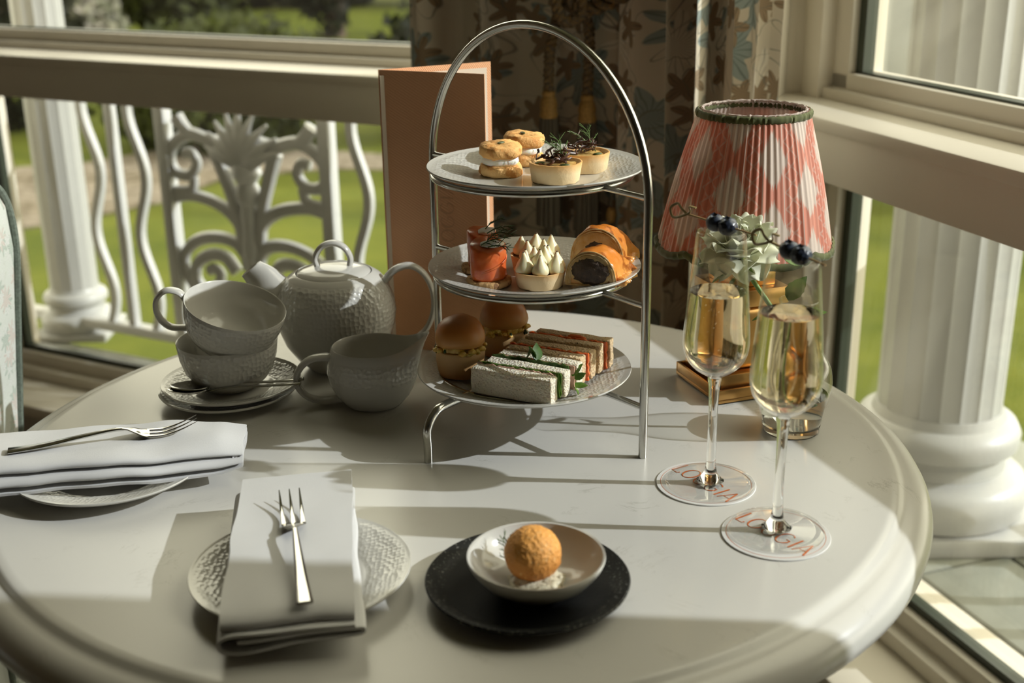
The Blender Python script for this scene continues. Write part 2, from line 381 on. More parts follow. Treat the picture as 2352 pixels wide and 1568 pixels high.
def column(name, loc, r, z0, z1, label, nfl=20):
    t = sempty(name, (loc.x, loc.y, z0)); tag(t, label, 'column'); h = z1-z0
    prof = [(r, 0.9*r+r*1.25), (r, h)]
    zs = [r*2.05]+[r*2.05+(h-r*2.05)*i/6 for i in range(1, 7)]
    def fl(p, a, j): 
        k = 1-0.055*abs(math.sin(a*nfl/2))**0.6*(1 if j > 0 else 0); return Vector((p.x*k, p.y*k, p.z))
    smk('shaft', lathe([(r, z) for z in zs], nfl*8, fn=fl), m_paint_ext, t, sharp=25)
    smk('base', lathe([(r*1.42, 0.30*r), (r*1.5, 0.36*r), (r*1.56, 0.62*r), (r*1.5, 0.9*r), (r*1.38, 1.0*r), (r*1.16, 1.12*r), (r*1.12, 1.3*r), (r*1.2, 1.42*r), (r*1.32, 1.5*r), (r*1.34, 1.7*r), (r*1.26, 1.86*r), (r*1.08, 1.95*r), (r*1.02, 2.1*r)], 48), m_paint_ext, t)
    smk('plinth', box(-r*1.6, r*1.6, -r*1.6, r*1.6, 0, 0.32*r, 0.006), m_paint_ext, t)
    smk('capital', lathe([(r*0.98, h), (r*1.15, h+0.1*r), (r*1.1, h+0.3*r), (r*1.4, h+0.8*r), (r*1.4, h+1.0*r)], 32), m_paint_ext, t)
    return t
column('fluted_column', Vector((0.712, 1.905, 0)), 0.100, -0.50, 1.5, 'large white fluted column outside the right window')
column('fluted_column', W('L', -2.325, 2.11), 0.058, -0.50, 1.5, 'slim white fluted column outside the window at the left edge', 14)
# neighbouring white veranda seen far through the upper right pane
nb = sempty('white_veranda', (3.6, 7.2, -1.3)); tag(nb, 'white timber veranda seen through the upper right window', 'building')
smk('wall', box(-2.2, 2.2, 0.8, 1.0, 0, 4.0), m_paint_ext, nb, smooth=False)
smk('rail', box(-2.2, 2.2, -0.05, 0.05, 1.62, 1.72), m_paint_ext, nb, smooth=False)
smk('rail', box(-2.2, 2.2, -0.03, 0.03, 0.72, 0.80), m_paint_ext, nb, smooth=False)
for i in range(22): smk('baluster', box(-2.1+i*0.2, -2.04+i*0.2, -0.03, 0.03, 0.8, 1.62), m_paint_ext, nb, smooth=False)
for i in range(3): smk('post', box(-1.9+i*1.8, -1.72+i*1.8, -0.08, 0.08, 0, 4.0), m_paint_ext, nb, smooth=False)

# ------------------------------------------------------------------ garden
m_lawn = simple('mown_grass', (0.105, 0.118, 0.014), rough=0.9, nscale=1.2, col2=(0.06, 0.078, 0.008), bump=0.6, bscale=40, bdist=0.05, spec=0.15)
m_gravel = simple('stone_path', (0.22, 0.19, 0.155), rough=0.9, nscale=14, col2=(0.09, 0.075, 0.055), spec=0.1)
lawn = smk('lawn', slab([(-16, 2.6), (0.2, 2.3), (1.6, 1.2), (2.2, -4), (16, -4), (16, 40), (-22, 40)], -1.4, -1.3), m_lawn, smooth=False); tag(lawn, 'mown green lawn below the veranda', 'grass', kind='stuff')
pp = [at(x, y, -1.285) for x, y in [(-200, 560), (160, 505), (370, 462), (520, 405), (760, 385), (1150, 392), (1150, 372), (760, 345), (500, 322), (330, 350), (200, 372), (-200, 400)]]
path = smk('garden_path', slab([(p.x, p.y) for p in pp], -1.30, -1.285), m_gravel, smooth=False); path['kind'] = 'structure'
def leaf_mat(n, c1, c2): return simple(n, c1, rough=0.6, nscale=3.0, col2=c2, trans=0.3, spec=0.2)
m_leafd = leaf_mat('dark_leaves', (0.010, 0.014, 0.003), (0.002, 0.003, 0.001)); m_leafm = leaf_mat('green_leaves', (0.045, 0.056, 0.009), (0.006, 0.009, 0.002))
m_leafp = simple('pale_blossom', (0.22, 0.20, 0.18), rough=0.8, nscale=5, col2=(0.10, 0.11, 0.06)); m_bark = simple('bark', (0.09, 0.06, 0.042), rough=0.9, nscale=9, col2=(0.03, 0.02, 0.013), bump=0.5, bscale=12, bdist=0.05)
def foliage(n, sx, sy, sz, leaf, seed):
    rnd = random.Random(seed); v, f = [], []
    for i in range(n):
        while True:
            p = Vector((rnd.uniform(-1, 1), rnd.uniform(-1, 1), rnd.uniform(-1, 1)))
            if 0.45 < p.length < 1: break
        p = Vector((p.x*sx, p.y*sy, p.z*sz))*(1+0.25*noise.noise(p*2.0+Vector((seed, 0, 0))))
        a = Vector((rnd.gauss(0, 1), rnd.gauss(0, 1), rnd.gauss(0, 1))).normalized(); b = a.orthogonal().normalized(); k = leaf*rnd.uniform(.6, 1.4)
        o = len(v); v += [p-a*k, p+b*k*.55, p+a*k, p-b*k*.55]; f.append((o, o+1, o+2, o+3))
    return v, f
def bush(name, loc, s, mat, label, cat, n=1500, leaf=0.10, seed=1, trunk=0, group='planting beyond the lawn'):
    t = sempty(name, (loc[0], loc[1], -1.3)); tag(t, label, cat, group)
    fo = smk('foliage', xf(foliage(n, *s, leaf, seed), (0, 0, s[2]*0.85+trunk)), mat, t, smooth=False)
    smk('trunk', tube([(0, 0, 0.002), (0.05, 0, 0.3+trunk*0.5), (0, 0.05, trunk+s[2]*0.8)], [0.12+0.06*(trunk > 0), 0.1, 0.05], 10), m_bark, t)
    return t
bush('garden_hedge', (-2.35, 9.9), (1.0, 0.8, 0.55), m_leafm, 'sunlit green hedge behind the stone path, left of the palmette', 'hedge', 2600, 0.06, 3)
bush('garden_hedge', (-4.6, 11.0), (0.9, 0.8, 0.8), m_leafd, 'darker hedge at the far left behind the column', 'hedge', 2200, 0.08, 4)
bush('garden_hedge', (-0.55, 10.3), (0.6, 0.6, 0.6), m_leafd, 'dark low hedge beside the pink card', 'hedge', 1600, 0.06, 5)
bush('garden_tree', (-6.3, 18.0), (1.7, 1.1, 1.6), m_leafd, 'dark evergreen tree above the window bar at left', 'tree', 3500, 0.12, 6, 0.4)
bush('garden_tree', (-4.0, 15.6), (0.75, 0.7, 1.1), m_leafm, 'mid green bushy tree catching sun above the window bar', 'tree', 2500, 0.11, 7, 0.3)
bush('garden_tree', (-2.55, 18.6), (1.15, 1.1, 2.2), m_leafd, 'dark tree beside the curtain', 'tree', 3200, 0.12, 8, 0.6)
bush('flowering_garden_bush', (-4.45, 13.6), (0.35, 0.35, 0.6), m_leafp, 'pale blossoming shrub at the top left', 'shrub', 900, 0.06, 9, 0.1)
for i, (x, y) in enumerate([(-5.45, 13.2), (-5.0, 14.2)]):
    tr = smk('tree_trunk', tube([(0, 0, 0), (0.05, 0, 1.5), (-0.1, 0, 3.5)], [0.26, 0.2, 0.16], 12), m_bark, None, (x, y, -1.3)); tag(tr, ['reddish brown tree trunk next to the white column, top left', 'second brown tree trunk, right of the reddish one'][i], 'tree', 'bare trunks')
bush('garden_hedge', (-6, 25), (9, 2, 3), m_leafd, 'tall dark hedge closing the garden', 'hedge', 5200, 0.28, 10)
bush('garden_hedge', (6.5, 13), (4, 2, 2.2), m_leafm, 'green trees beyond the right balustrade', 'hedge', 3000, 0.2, 11)

# ------------------------------------------------------------------ table
def marble():
    m, nt, out = new_mat('pale_marble')
    c = coords(nt, 'Object'); base = (0.585, 0.57, 0.53)
    n1 = N(nt, 'TexNoise', {'Vector': c, 'Scale': 9, 'Detail': 8, 'Roughness': 0.7, 'Distortion': 1.6})
    v1 = ramp(nt, n1.outputs[0], [(0.485, (0, 0, 0)), (0.5, (1, 1, 1)), (0.515, (0, 0, 0))])
    n2 = N(nt, 'TexNoise', {'Vector': c, 'Scale': 22, 'Detail': 3}); k = ramp(nt, n2.outputs[0], [(0.56, (0, 0, 0)), (0.72, (1, 1, 1))])
    vein = math_(nt, 'MULTIPLY', math_(nt, 'MULTIPLY', v1, k), 0.55)
    n3 = N(nt, 'TexNoise', {'Vector': c, 'Scale': 5, 'Detail': 4}); cloud = mixc(nt, n3.outputs[0], (0.60, 0.585, 0.55), (0.55, 0.535, 0.495))
    col = mixc(nt, vein, cloud, (0.30, 0.28, 0.24))
    p = N(nt, 'BsdfPrincipled', {'Base Color': col, 'Roughness': 0.26, 'Specular IOR Level': 0.45}); nt.links.new(p.outputs[0], out.inputs[0]); return m
m_marble = marble()
tb = empty('round_table', (-0.063, 1.118, -0.75)); tag(tb, 'round pale marble table with a rolled edge carrying the whole tea service', 'table')
mk('tabletop', lathe([(0.0005, 0.75), (0.418, 0.75), (0.4245, 0.7497), (0.4275, 0.7485), (0.430, 0.746), (0.4335, 0.7445), (0.438, 0.7445), (0.445, 0.7425), (0.452, 0.738), (0.4565, 0.7305), (0.458, 0.723), (0.4565, 0.715), (0.450, 0.709), (0.440, 0.707), (0.0005, 0.707)], 160), m_marble, tb, sharp=60)
m_darkmetal = simple('dark_table_base', (0.03, 0.028, 0.025), rough=0.4, metal=0.6)
mk('pedestal', lathe([(0.03, 0.03), (0.035, 0.05), (0.03, 0.12), (0.03, 0.66), (0.06, 0.69), (0.10, 0.705)], 24), m_darkmetal, tb)
mk('base', lathe([(0.22, 0.0), (0.22, 0.012), (0.20, 0.02), (0.04, 0.035)], 48), m_darkmetal, tb)

# ------------------------------------------------------------------ china
CH = (0.56, 0.545, 0.50)
m_plate = porcelain('hammered_china_plate', 'r', 0.062, 0.1015, 260, 0.34, CH)
m_plateS = porcelain('hammered_china_side_plate', 'r', 0.050, 0.0835, 260, 0.20, CH)
m_saucer = porcelain('hammered_china_saucer', 'r', 0.045, 0.071, 250, 0.5, CH)
m_cup = porcelain('hammered_china_cup', 'z', 0.018, 0.0520, 200, 0.5, CH)
m_pot = porcelain('hammered_china_teapot', 'z', 0.052, 0.108, 200, 0.5, CH)
m_jug = porcelain('hammered_china_jug', 'z', 0.030, 0.056, 200, 0.5, CH)
m_china = simple('plain_china', CH, rough=0.12, nscale=4, namt=0.03)
def plate_prof(R, h):
    k = R/0.105
    return [(0.0005, 0.003), (0.055*k, 0.003), (0.057*k, 0.0), (0.062*k, 0.0), (0.066*k, 0.0035), (0.085*k, 0.0095*h/0.0175), (0.1035*k, h-0.0025), (0.105*k, h-0.0008), (0.1046*k, h+0.0003), (0.1025*k, h-0.0002),
            (0.088*k, h*0.74), (0.072*k, h*0.53), (0.0655*k, h*0.40), (0.060*k, 0.0058), (0.0005, 0.0056)]
def plate(name, loc, R, h, mat, label, group=None):
    o = mk(name, lathe(plate_prof(R, h), 96), mat, None, loc, sharp=50); tag(o, label, 'plate', group); return o
CX, CY = 0.022, 1.190
RZ = [0.052, 0.1525, 0.2535]
plate('dinner_plate', (0.012, 1.166, RZ[0]-0.0085), 0.108, 0.0175, m_plate, 'hammered rim china plate on the lowest tier under the sandwiches', 'plates on the cake stand')
plate('dinner_plate', (0.0235, 1.190, RZ[1]-0.0085), 0.1065, 0.0175, m_plate, 'hammered rim china plate on the middle tier under the salmon and pastries', 'plates on the cake stand')
plate('dinner_plate', (0.0255, 1.188, RZ[2]-0.0085), 0.1065, 0.0175, m_plate, 'hammered rim china plate on the top tier under the biscuits and tartlets', 'plates on the cake stand')
plate('side_plate', (-0.167, 0.848, 0), 0.086, 0.017, m_plateS, 'china side plate under the front folded napkin and upright fork', 'side plates')
plate('side_plate', (-0.376, 1.047, 0), 0.0885, 0.016, m_plateS, 'china side plate half hidden under the long napkin at the left edge', 'side plates')
m_black = simple('black_speckled_stoneware', (0.006, 0.006, 0.006), rough=0.38, nscale=320, col2=(0.006, 0.006, 0.006), bump=0.25, bscale=300, bdist=0.0006)
def speck():
    m, nt, out = new_mat('speckled_black_rim')
    c = N(nt, 'TexCoord'); sep = N(nt, 'SeparateXYZ', {0: c.outputs['Object']})
    r = math_(nt, 'SQRT', math_(nt, 'ADD', math_(nt, 'MULTIPLY', sep.outputs[0], sep.outputs[0]), math_(nt, 'MULTIPLY', sep.outputs[1], sep.outputs[1])))
    rim = N(nt, 'MapRange', {0: r, 1: 0.062, 2: 0.068})
    nz = N(nt, 'TexNoise', {'Vector': c.outputs['Object'], 'Scale': 420, 'Detail': 2}); k = ramp(nt, nz.outputs[0], [(0.60, (0, 0, 0)), (0.70, (1, 1, 1))])
    col = mixc(nt, math_(nt, 'MULTIPLY', k, rim.outputs[0]), (0.007, 0.007, 0.007), (0.16, 0.16, 0.14))
    b = N(nt, 'Bump', {'Height': nz.outputs[0], 'Strength': 0.3, 'Distance': 0.0008})
    p = N(nt, 'BsdfPrincipled', {'Base Color': col, 'Roughness': 0.5, 'Specular IOR Level': 0.25, 'Normal': b.outputs[0]}); nt.links.new(p.outputs[0], out.inputs[0]); return m
o = mk('black_plate', lathe([(0.0005, 0.003), (0.045, 0.003), (0.046, 0.0), (0.052, 0.0), (0.056, 0.003), (0.072, 0.008), (0.0785, 0.0115), (0.079, 0.013), (0.078, 0.0142), (0.0755, 0.0140), (0.067, 0.0102), (0.062, 0.0072), (0.0005, 0.0068)], 96), speck(), None, (0.0094, 0.832, 0))
tag(o, 'black speckled stoneware plate under the small white bowl', 'plate')
o = mk('white_bowl', lathe([(0.0005, 0.002), (0.022, 0.002), (0.023, 0.0), (0.027, 0.0), (0.030, 0.0025), (0.043, 0.012), (0.0515, 0.0235), (0.0530, 0.0275), (0.0525, 0.0290), (0.0508, 0.0285), (0.0490, 0.0240), (0.040, 0.0130), (0.028, 0.0062), (0.0005, 0.0048)], 96), m_china, None, (0.0160, 0.827, 0.0070))
tag(o, 'small glossy white bowl holding the fried ball on the black plate', 'bowl')

# saucers, cups, spoons
plate('saucer', (-0.3075, 1.245, 0), 0.0745, 0.0135, m_saucer, 'lower of the two stacked china saucers under the teacups', 'stacked saucers')
plate('saucer', (-0.3045, 1.246, 0.0072), 0.0745, 0.0135, m_saucer, 'upper of the two stacked china saucers, the spoons lying on it', 'stacked saucers')
def teacup(name, loc, rot, label, handle):
    t = empty(name, loc, rot=rot); tag(t, label, 'cup', 'stacked teacups')
    pr = [(0.0005, 0.003), (0.024, 0.003), (0.026, 0.0), (0.029, 0.0005), (0.031, 0.004), (0.0395, 0.011), (0.0470, 0.0235), (0.0515, 0.041), (0.0535, 0.060), (0.0532, 0.0612), (0.0520, 0.0605), (0.0495, 0.041), (0.0450, 0.0255), (0.037, 0.0135), (0.024, 0.0075), (0.0005, 0.0065)]
    pr = [(r, z*0.86) for r, z in pr]
    mk('bowl', lathe(pr, 96), m_cup, t, sharp=60)
    if handle:
        P = cr([(-0.0505, 0, 0.044), (-0.060, 0, 0.052), (-0.074, 0, 0.050), (-0.082, 0, 0.036), (-0.078, 0, 0.019), (-0.064, 0, 0.009), (-0.0455, 0, 0.0125)], 6)
        mk('handle', tube(P, 0.0058, 12, flat=0.5, up=(0, 1, 0)), m_china, t)
    return t
teacup('teacup', (-0.305, 1.245, 0.0140), (0, 0, -PI*0.36), 'upright china teacup at the bottom of the stack on the saucers', True)
teacup('teacup', (-0.3035, 1.2430, 0.0575), (math.radians(9), math.radians(15), 0), 'tilted china teacup resting inside the lower cup, handle to the left', True)
m_steel = simple('polished_steel', (0.62, 0.61, 0.58), rough=0.10, metal=1.0, bump=0.03, bscale=90, bdist=0.0003)
m_steeld = simple('brushed_steel', (0.55, 0.54, 0.50), rough=0.20, metal=1.0, bump=0.06, bscale=150, bdist=0.0003)
def spoon(loc, rot, label):
    t = empty('teaspoon', loc, rot=rot); tag(t, label, 'spoon', 'teaspoons on the saucer')
    def bowlfn(p, a, j): return p
    pts = [(0.030, 0.0, 0.0006), (0.045, 0, 0.004), (0.062, 0, 0.0060), (0.09, 0, 0.0062), (0.120, 0, 0.0075), (0.130, 0, 0.0085)]
    mk('handle', tube(cr(pts, 5), [0.0022]*6+[0.0020]*8+[0.0028]*8+[0.0042]*4, 10, flat=0.45, up=(0, 1, 0)), m_steel, t)
    v, f = [], []
    nr, na = 7, 28
    for s_ in (0, 1):
        for i in range(nr+1):
            for k in range(na):
                r = i/nr; a = 2*PI*k/na; x = math.cos(a)*r*0.021; y = math.sin(a)*r*0.0135*(1-0.22*math.cos(a)*-1*0.8); z = -0.0050*(1-r*r)+0.0012*s_; v.append((x+0.012, y, z+0.004))
        o = s_*(nr+1)*na
        for i in range(nr):
            for k in range(na): l = (k+1) % na; f.append((o+i*na+k, o+i*na+l, o+(i+1)*na+l, o+(i+1)*na+k))
    e = nr*na; b = (nr+1)*na
    for k in range(na): l = (k+1) % na; f.append((e+k, e+l, b+e+l, b+e+k))
    mk('bowl', (v, f), m_steel, t)
    return t
spoon((-0.3520, 1.2015, 0.0225), (0, 0, math.radians(1)), 'dark reflecting teaspoon lying on the upper saucer, nearer the edge')
spoon((-0.3500, 1.2055, 0.0245), (0, 0, math.radians(2.0)), 'second teaspoon nested on top of the first one')

# teapot
tp = empty('teapot', (-0.200, 1.337, 0)); tag(tp, 'round hammered china teapot with lid, spout to the left, behind the milk jug', 'teapot')
pr = [(0.0005, 0.002), (0.028, 0.002), (0.030, 0.0), (0.034, 0.0005), (0.037, 0.004), (0.048, 0.015), (0.0595, 0.032), (0.0665, 0.052), (0.0685, 0.068), (0.0670, 0.082), (0.0615, 0.097), (0.053, 0.1075), (0.0455, 0.1125), (0.0430, 0.1135), (0.0425, 0.1120), (0.0425, 0.104), (0.0005, 0.104)]
mk('body', lathe(pr, 112), m_pot, tp, sharp=60)
lid = mk('lid', lathe([(0.0405, 0.108), (0.0415, 0.1128), (0.0405, 0.1142), (0.034, 0.1170), (0.022, 0.1205), (0.008, 0.1222), (0.0005, 0.1224)], 64), m_china, tp)
P = cr([(-0.018, 0, 0.1195), (-0.0195, 0, 0.130), (-0.012, 0, 0.1420), (0.001, 0, 0.1465), (0.013, 0, 0.1415), (0.0195, 0, 0.130), (0.0185, 0, 0.1195)], 6)
mk('lid_knob', tube(P, 0.0056, 12, flat=0.62, up=(0, 1, 0)), m_china, lid)
rings = []
sp = cr([(-0.050, 0, 0.062), (-0.062, 0, 0.076), (-0.073, 0, 0.092), (-0.082, 0, 0.107), (-0.093, 0, 0.118)], 5)
for i, c in enumerate(sp):
    t = i/(len(sp)-1); d = (Vector(sp[min(i+1, len(sp)-1)])-Vector(sp[max(i-1, 0)])).normalized(); 
    d = d.lerp(Vector((-0.55, 0, 0.85)), t*0.6).normalized()
    x = Vector((0, 1, 0)); y = d.cross(x); rr = 0.027*(1-t)**1.25+0.0120; 
    rings.append([Vector(c)+x*math.cos(a)*rr*0.80+y*math.sin(a)*rr*(1.0+0.15*t) for a in [2*PI*k/32 for k in range(32)]])
last = rings[-1]; cen = sum(last, Vector())/32
rings.append([cen+(p-cen)*0.84+Vector((-.0004, 0, 0.0004)) for p in last]); rings.append([cen+(p-cen)*0.6+Vector((0.008, 0, -0.014)) for p in last])
mk('spout', loft(rings), m_china, tp)
P = cr([(0.056, 0, 0.101), (0.069, 0, 0.1145), (0.086, 0, 0.1190), (0.101, 0, 0.110), (0.1105, 0, 0.090), (0.111, 0, 0.066), (0.103, 0, 0.045), (0.088, 0, 0.032), (0.066, 0, 0.030), (0.055, 0, 0.036)], 6)
mk('handle', tube(P, [0.0085-0.0025*math.sin(PI*i/(len(P)-1)) for i in range(len(P))], 14, flat=0.55, up=(0, 1, 0)), m_china, tp)

# milk jug
jg = empty('milk_jug', (-0.148, 1.222, 0)); tag(jg, 'small hammered china milk jug with a looped handle in front of the teapot', 'jug')
def jug_fn(p, a, j):
    # pull the lip out towards +x
    k = max(0.0, math.cos(a))**7; lift = max(0, (p.z-0.040)/0.026)
    p = Vector((p.x*1.02, p.y*0.97, p.z)); p.x += k*0.019*lift**1.5; p.z += k*0.0125*lift**1.3-0.0015*lift*(1-k); p.y *= 1-0.5*k*lift*0.5; return p
pr = [(0.0005, 0.002), (0.024, 0.002), (0.0255, 0.0), (0.0285, 0.0005), (0.031, 0.003), (0.0385, 0.012), (0.0450, 0.025), (0.0475, 0.038), (0.0462, 0.050), (0.0430, 0.060), (0.0415, 0.0660), (0.0405, 0.0668), (0.0395, 0.0655), (0.0415, 0.058), (0.0440, 0.048), (0.045, 0.038), (0.042, 0.025), (0.034, 0.012), (0.0005, 0.006)]
mk('body', lathe(pr, 112, fn=jug_fn), m_jug, jg, sharp=60)
P = cr([(-0.039, 0, 0.053), (-0.050, 0, 0.0555), (-0.066, 0, 0.053), (-0.078, 0, 0.041), (-0.080, 0, 0.026), (-0.071, 0, 0.013), (-0.055, 0, 0.0065), (-0.037, 0, 0.0075), (-0.030, 0, 0.010)], 6)
mk('handle', tube(P, [0.0078-0.0022*math.sin(PI*i/(len(P)-1)) for i in range(len(P))], 14, flat=0.6, up=(0, 1, 0)), m_china, jg, rot=(0, 0, math.radians(8)))

# ------------------------------------------------------------------ cake stand
cs = empty('cake_stand', (CX, CY, 0)); tag(cs, 'three tier chrome cake stand with an arched handle in the middle of the table', 'cake stand')
A = Vector((0.1235-CX, 1.075-CY, 0)); B = Vector((-0.0815-CX, 1.298-CY, 0)); Mx = (A+B)/2; hh = (A-B)/2; R0 = hh.length
arch = [Mx+hh+Vector((0, 0, z)) for z in (0.0, 0.05, 0.10, 0.15, 0.20, 0.243)]
arch += [Mx+hh*math.cos(t)+Vector((0, 0, 0.243+R0*1.0*math.sin(t))) for t in [PI*i/40 for i in range(1, 40)]]
arch += [Mx-hh+Vector((0, 0, z)) for z in (0.243, 0.20, 0.15, 0.10, 0.05, 0.0)]
mk('arched_frame', tube(arch, 0.0042, 16), m_steeld, cs)
for z in RZ:
    ring = [Vector((0.0975*math.cos(2*PI*i/72), 0.0975*math.sin(2*PI*i/72), z)) for i in range(72)]
    if z == RZ[0]: ring = [p+Vector((-0.002, -0.002, 0)) for p in ring]
    rg = mk('plate_ring', tube(ring, 0.0031, 10, closed=True), m_steeld, cs)
    for D in (A, B):
        p = D-(D.normalized()*0.002); q = D.normalized()*0.0975
        mk('strut', tube([Vector((q.x, q.y, z)), Vector((p.x, p.y, z-0.001))], 0.0030, 10), m_steeld, rg)
F0 = Vector((-0.081-CX, 1.071-CY, 0)); dq = F0.normalized()*0.094
leg = cr([F0, F0+Vector((0, 0, 0.018)), F0+Vector((0, 0, 0.034)), F0+Vector((0.006, 0.008, 0.0455))-Vector((0, 0, 0)), F0*0.86+Vector((0, 0, 0.0505)), dq+Vector((0, 0, 0.0505))], 6)
mk('leg', tube(leg, 0.0044, 14), m_steeld, cs)

# ------------------------------------------------------------------ menu card
def card_mat():
    m, nt, out = new_mat('peach_textured_card')
    w_ = N(nt, 'TexWave', {'Vector': coords(nt, 'Object'), 'Scale': 190, 'Distortion': 1.5, 'Detail': 2}, wave_type='BANDS', bands_direction='DIAGONAL')
    nz = N(nt, 'TexNoise', {'Vector': coords(nt, 'Object'), 'Scale': 900, 'Detail': 2})
    b = N(nt, 'Bump', {'Height': math_(nt, 'ADD', w_.outputs[0], math_(nt, 'MULTIPLY', nz.outputs[0], 0.6)), 'Strength': 0.45, 'Distance': 0.0005})
    p = N(nt, 'BsdfPrincipled', {'Base Color': (0.78, 0.43, 0.24), 'Roughness': 0.62, 'Normal': b.outputs[0], 'Specular IOR Level': 0.3}); nt.links.new(p.outputs[0], out.inputs[0]); return m
m_card = card_mat(); m_paper = simple('cream_paper', (0.70, 0.62, 0.52), rough=0.7)
sp0, fr0, bk0 = Vector((-0.146, 1.404, 0)), Vector((-0.026, 1.354, 0)), Vector((-0.021, 1.467, 0))
mn = empty('menu_card', sp0); tag(mn, 'tall peach folded menu card standing behind the cake stand', 'menu')
def leafp(q, th, h, side, z0=0.0):
    d = (q-sp0); nrm = Vector((-d.y, d.x, 0)).normalized()*th*side; z = Vector((0, 0, 1))
    P4 = [Vector(), d, d+nrm, nrm]; return [p+z*z0 for p in P4]+[p+z*h for p in P4], [(0, 1, 2, 3), (4, 7, 6, 5), (0, 4, 5, 1), (1, 5, 6, 2), (2, 6, 7, 3), (3, 7, 4, 0)]
fc = mk('front_cover', leafp(fr0, 0.0012, 0.328, 1), m_card, mn, smooth=False)
mk('back_cover', leafp(bk0, 0.0012, 0.328, -1), m_card, mn, smooth=False)
inn = sp0+(bk0-sp0)*0.95
mk('page', xf(leafp(inn, 0.0006, 0.322, -1, 0.004), (0.002, -0.0045, 0)), m_paper, mn, smooth=False)
# embossed word, drawn as strokes: letters as polylines in a unit box (x right, y up)
def arcp(cx, cy, rx, ry, a0, a1, n=14): return [(cx+rx*math.cos(math.radians(a0+(a1-a0)*i/n)), cy+ry*math.sin(math.radians(a0+(a1-a0)*i/n))) for i in range(n+1)]
GL = {'L': [[(0.12, 1), (0.12, 0)], [(0.12, 0), (0.62, 0.0), (0.66, 0.14)]], 'O': [arcp(0.5, 0.5, 0.46, 0.5, 0, 360, 28)], 'G': [arcp(0.5, 0.5, 0.44, 0.5, 48, 330, 22), [(0.90, 0.25), (0.90, 0.47), (0.62, 0.47)]], 'I': [[(0.2, 1), (0.2, 0)]], 'A': [[(0.02, 0), (0.45, 1)], [(0.45, 1), (0.88, 0)], [(0.18, 0.33), (0.73, 0.33)]]}
WD = {'L': 0.72, 'O': 1.06, 'G': 1.04, 'I': 0.42, 'A': 0.9}
def word(txt, h, sx=0.8, thick=0.05, track=0.14, slant=0.0):
    """flat strokes lying in the xy plane; thick verticals and hairline horizontals"""
    V, F = [], []; x0 = 0.0
    tot = sum(WD[c]+track for c in txt)*sx-track*sx
    for c in txt:
        for s in GL[c]:
            n = len(s); o = len(V)
            for i, (x, y) in enumerate(s):
                p = Vector(((x0+x)*sx+slant*y, y)); q0 = s[max(i-1, 0)]; q1 = s[min(i+1, n-1)]; t = Vector(((q1[0]-q0[0])*sx, q1[1]-q0[1])).normalized()
                wv = thick*(0.28+0.9*abs(t.y)**1.5*(1.0 if (t.y < 0 or c in 'OGLI') else 0.35)); nn = Vector((-t.y, t.x))*wv*0.5
                for sg in (1, -1): q = p+nn*sg; V.append(Vector(((q.x-tot/2)*h, (q.y-0.5)*h, 0)))
            for i in range(n-1): F.append((o+2*i, o+2*i+1, o+2*i+3, o+2*i+2))
        x0 += WD[c]+track
    n = len(V); V2 = V+[v+Vector((0, 0, 0.00025)) for v in V]; F2 = [tuple(i+n for i in f) for f in F]
    return V2, F2+F
dcv = (fr0-sp0).normalized(); ang = math.atan2(dcv.y, dcv.x)
m_emb = simple('embossed_lettering', (0.64, 0.34, 0.185), rough=0.55)
em = mk('embossed_word', xf(word('LOGGIA', 0.0165, 0.85, 0.10, 0.10), rot=(PI/2, 0, 0)), m_emb, mn, smooth=False)
# reading upwards on the front cover
from mathutils import Euler
basis = Matrix.Rotation(ang, 4, 'Z') @ Matrix.Rotation(PI/2, 4, 'X') @ Matrix.Rotation(PI/2, 4, 'Z')
em.data.transform(Matrix.Rotation(-PI/2, 4, 'X')); em.data.transform(basis)
em.location = (fr0-sp0)*0.62+Vector((dcv.y, -dcv.x, 0))*0.0002+Vector((0, 0, 0.165))

# ------------------------------------------------------------------ coasters and flutes
m_coaster = simple('white_card_coaster', (0.66, 0.65, 0.63), rough=0.5); m_print = simple('orange_print', (0.62, 0.16, 0.04), rough=0.5)
def coaster(x, y, label, rz):
    t = empty('coaster', (x, y, 0), rz); tag(t, label, 'coaster', 'round card coasters')
    mk('disc', lathe([(0.0448, 0.0), (0.0452, 0.0006), (0.0448, 0.0012), (0.0005, 0.0012)], 96), m_coaster, t)
    rng = [(0.0408, 0.0), (0.0412, 0.0)]
    v, f = [], []
    for i in range(120):
        a = 2*PI*i/120
        for r in (0.04085, 0.0412): v.append(Vector((r*math.cos(a), r*math.sin(a), 0.00135)))
    for i in range(120): j = (i+1) % 120; f.append((2*i, 2*i+1, 2*j+1, 2*j))
    mk('printed_ring', (v, f), m_print, t, smooth=False)
    mk('printed_word', xf(word('LOGGIA', 0.0185, 0.78, 0.075, 0.06), (0, 0, 0.00135)), m_print, t, smooth=False)
    return t
coaster(0.1750, 1.0155, 'round white coaster with orange lettering under the left flute', math.radians(-60))
coaster(0.2185, 0.9180, 'round white coaster with orange lettering under the right flute, nearest the table edge', math.radians(-56))
m_flute = thin_glass('thin_flute_glass', (0.985, 0.985, 0.98), 0.015, 1.4); m_stem = solid_glass('clear_stem_glass', (0.99, 0.99, 0.985), 1.45)
m_champ = solid_glass('pale_champagne', (1.0, 0.935, 0.80), 1.33); m_bub = thin_glass('bubble', (1, 1, 1), 0.12, 1.0)
m_knot = simple('gold_bamboo', (0.30, 0.22, 0.09), rough=0.4); m_stick = simple('bamboo_stick', (0.42, 0.27, 0.12), rough=0.5)
m_berry = simple('blueberry_skin', (0.020, 0.025, 0.045), rough=0.32, nscale=60, col2=(0.10, 0.13, 0.17), bump=0.2, bscale=160, bdist=0.0006, stops=(0.25, 0.6))
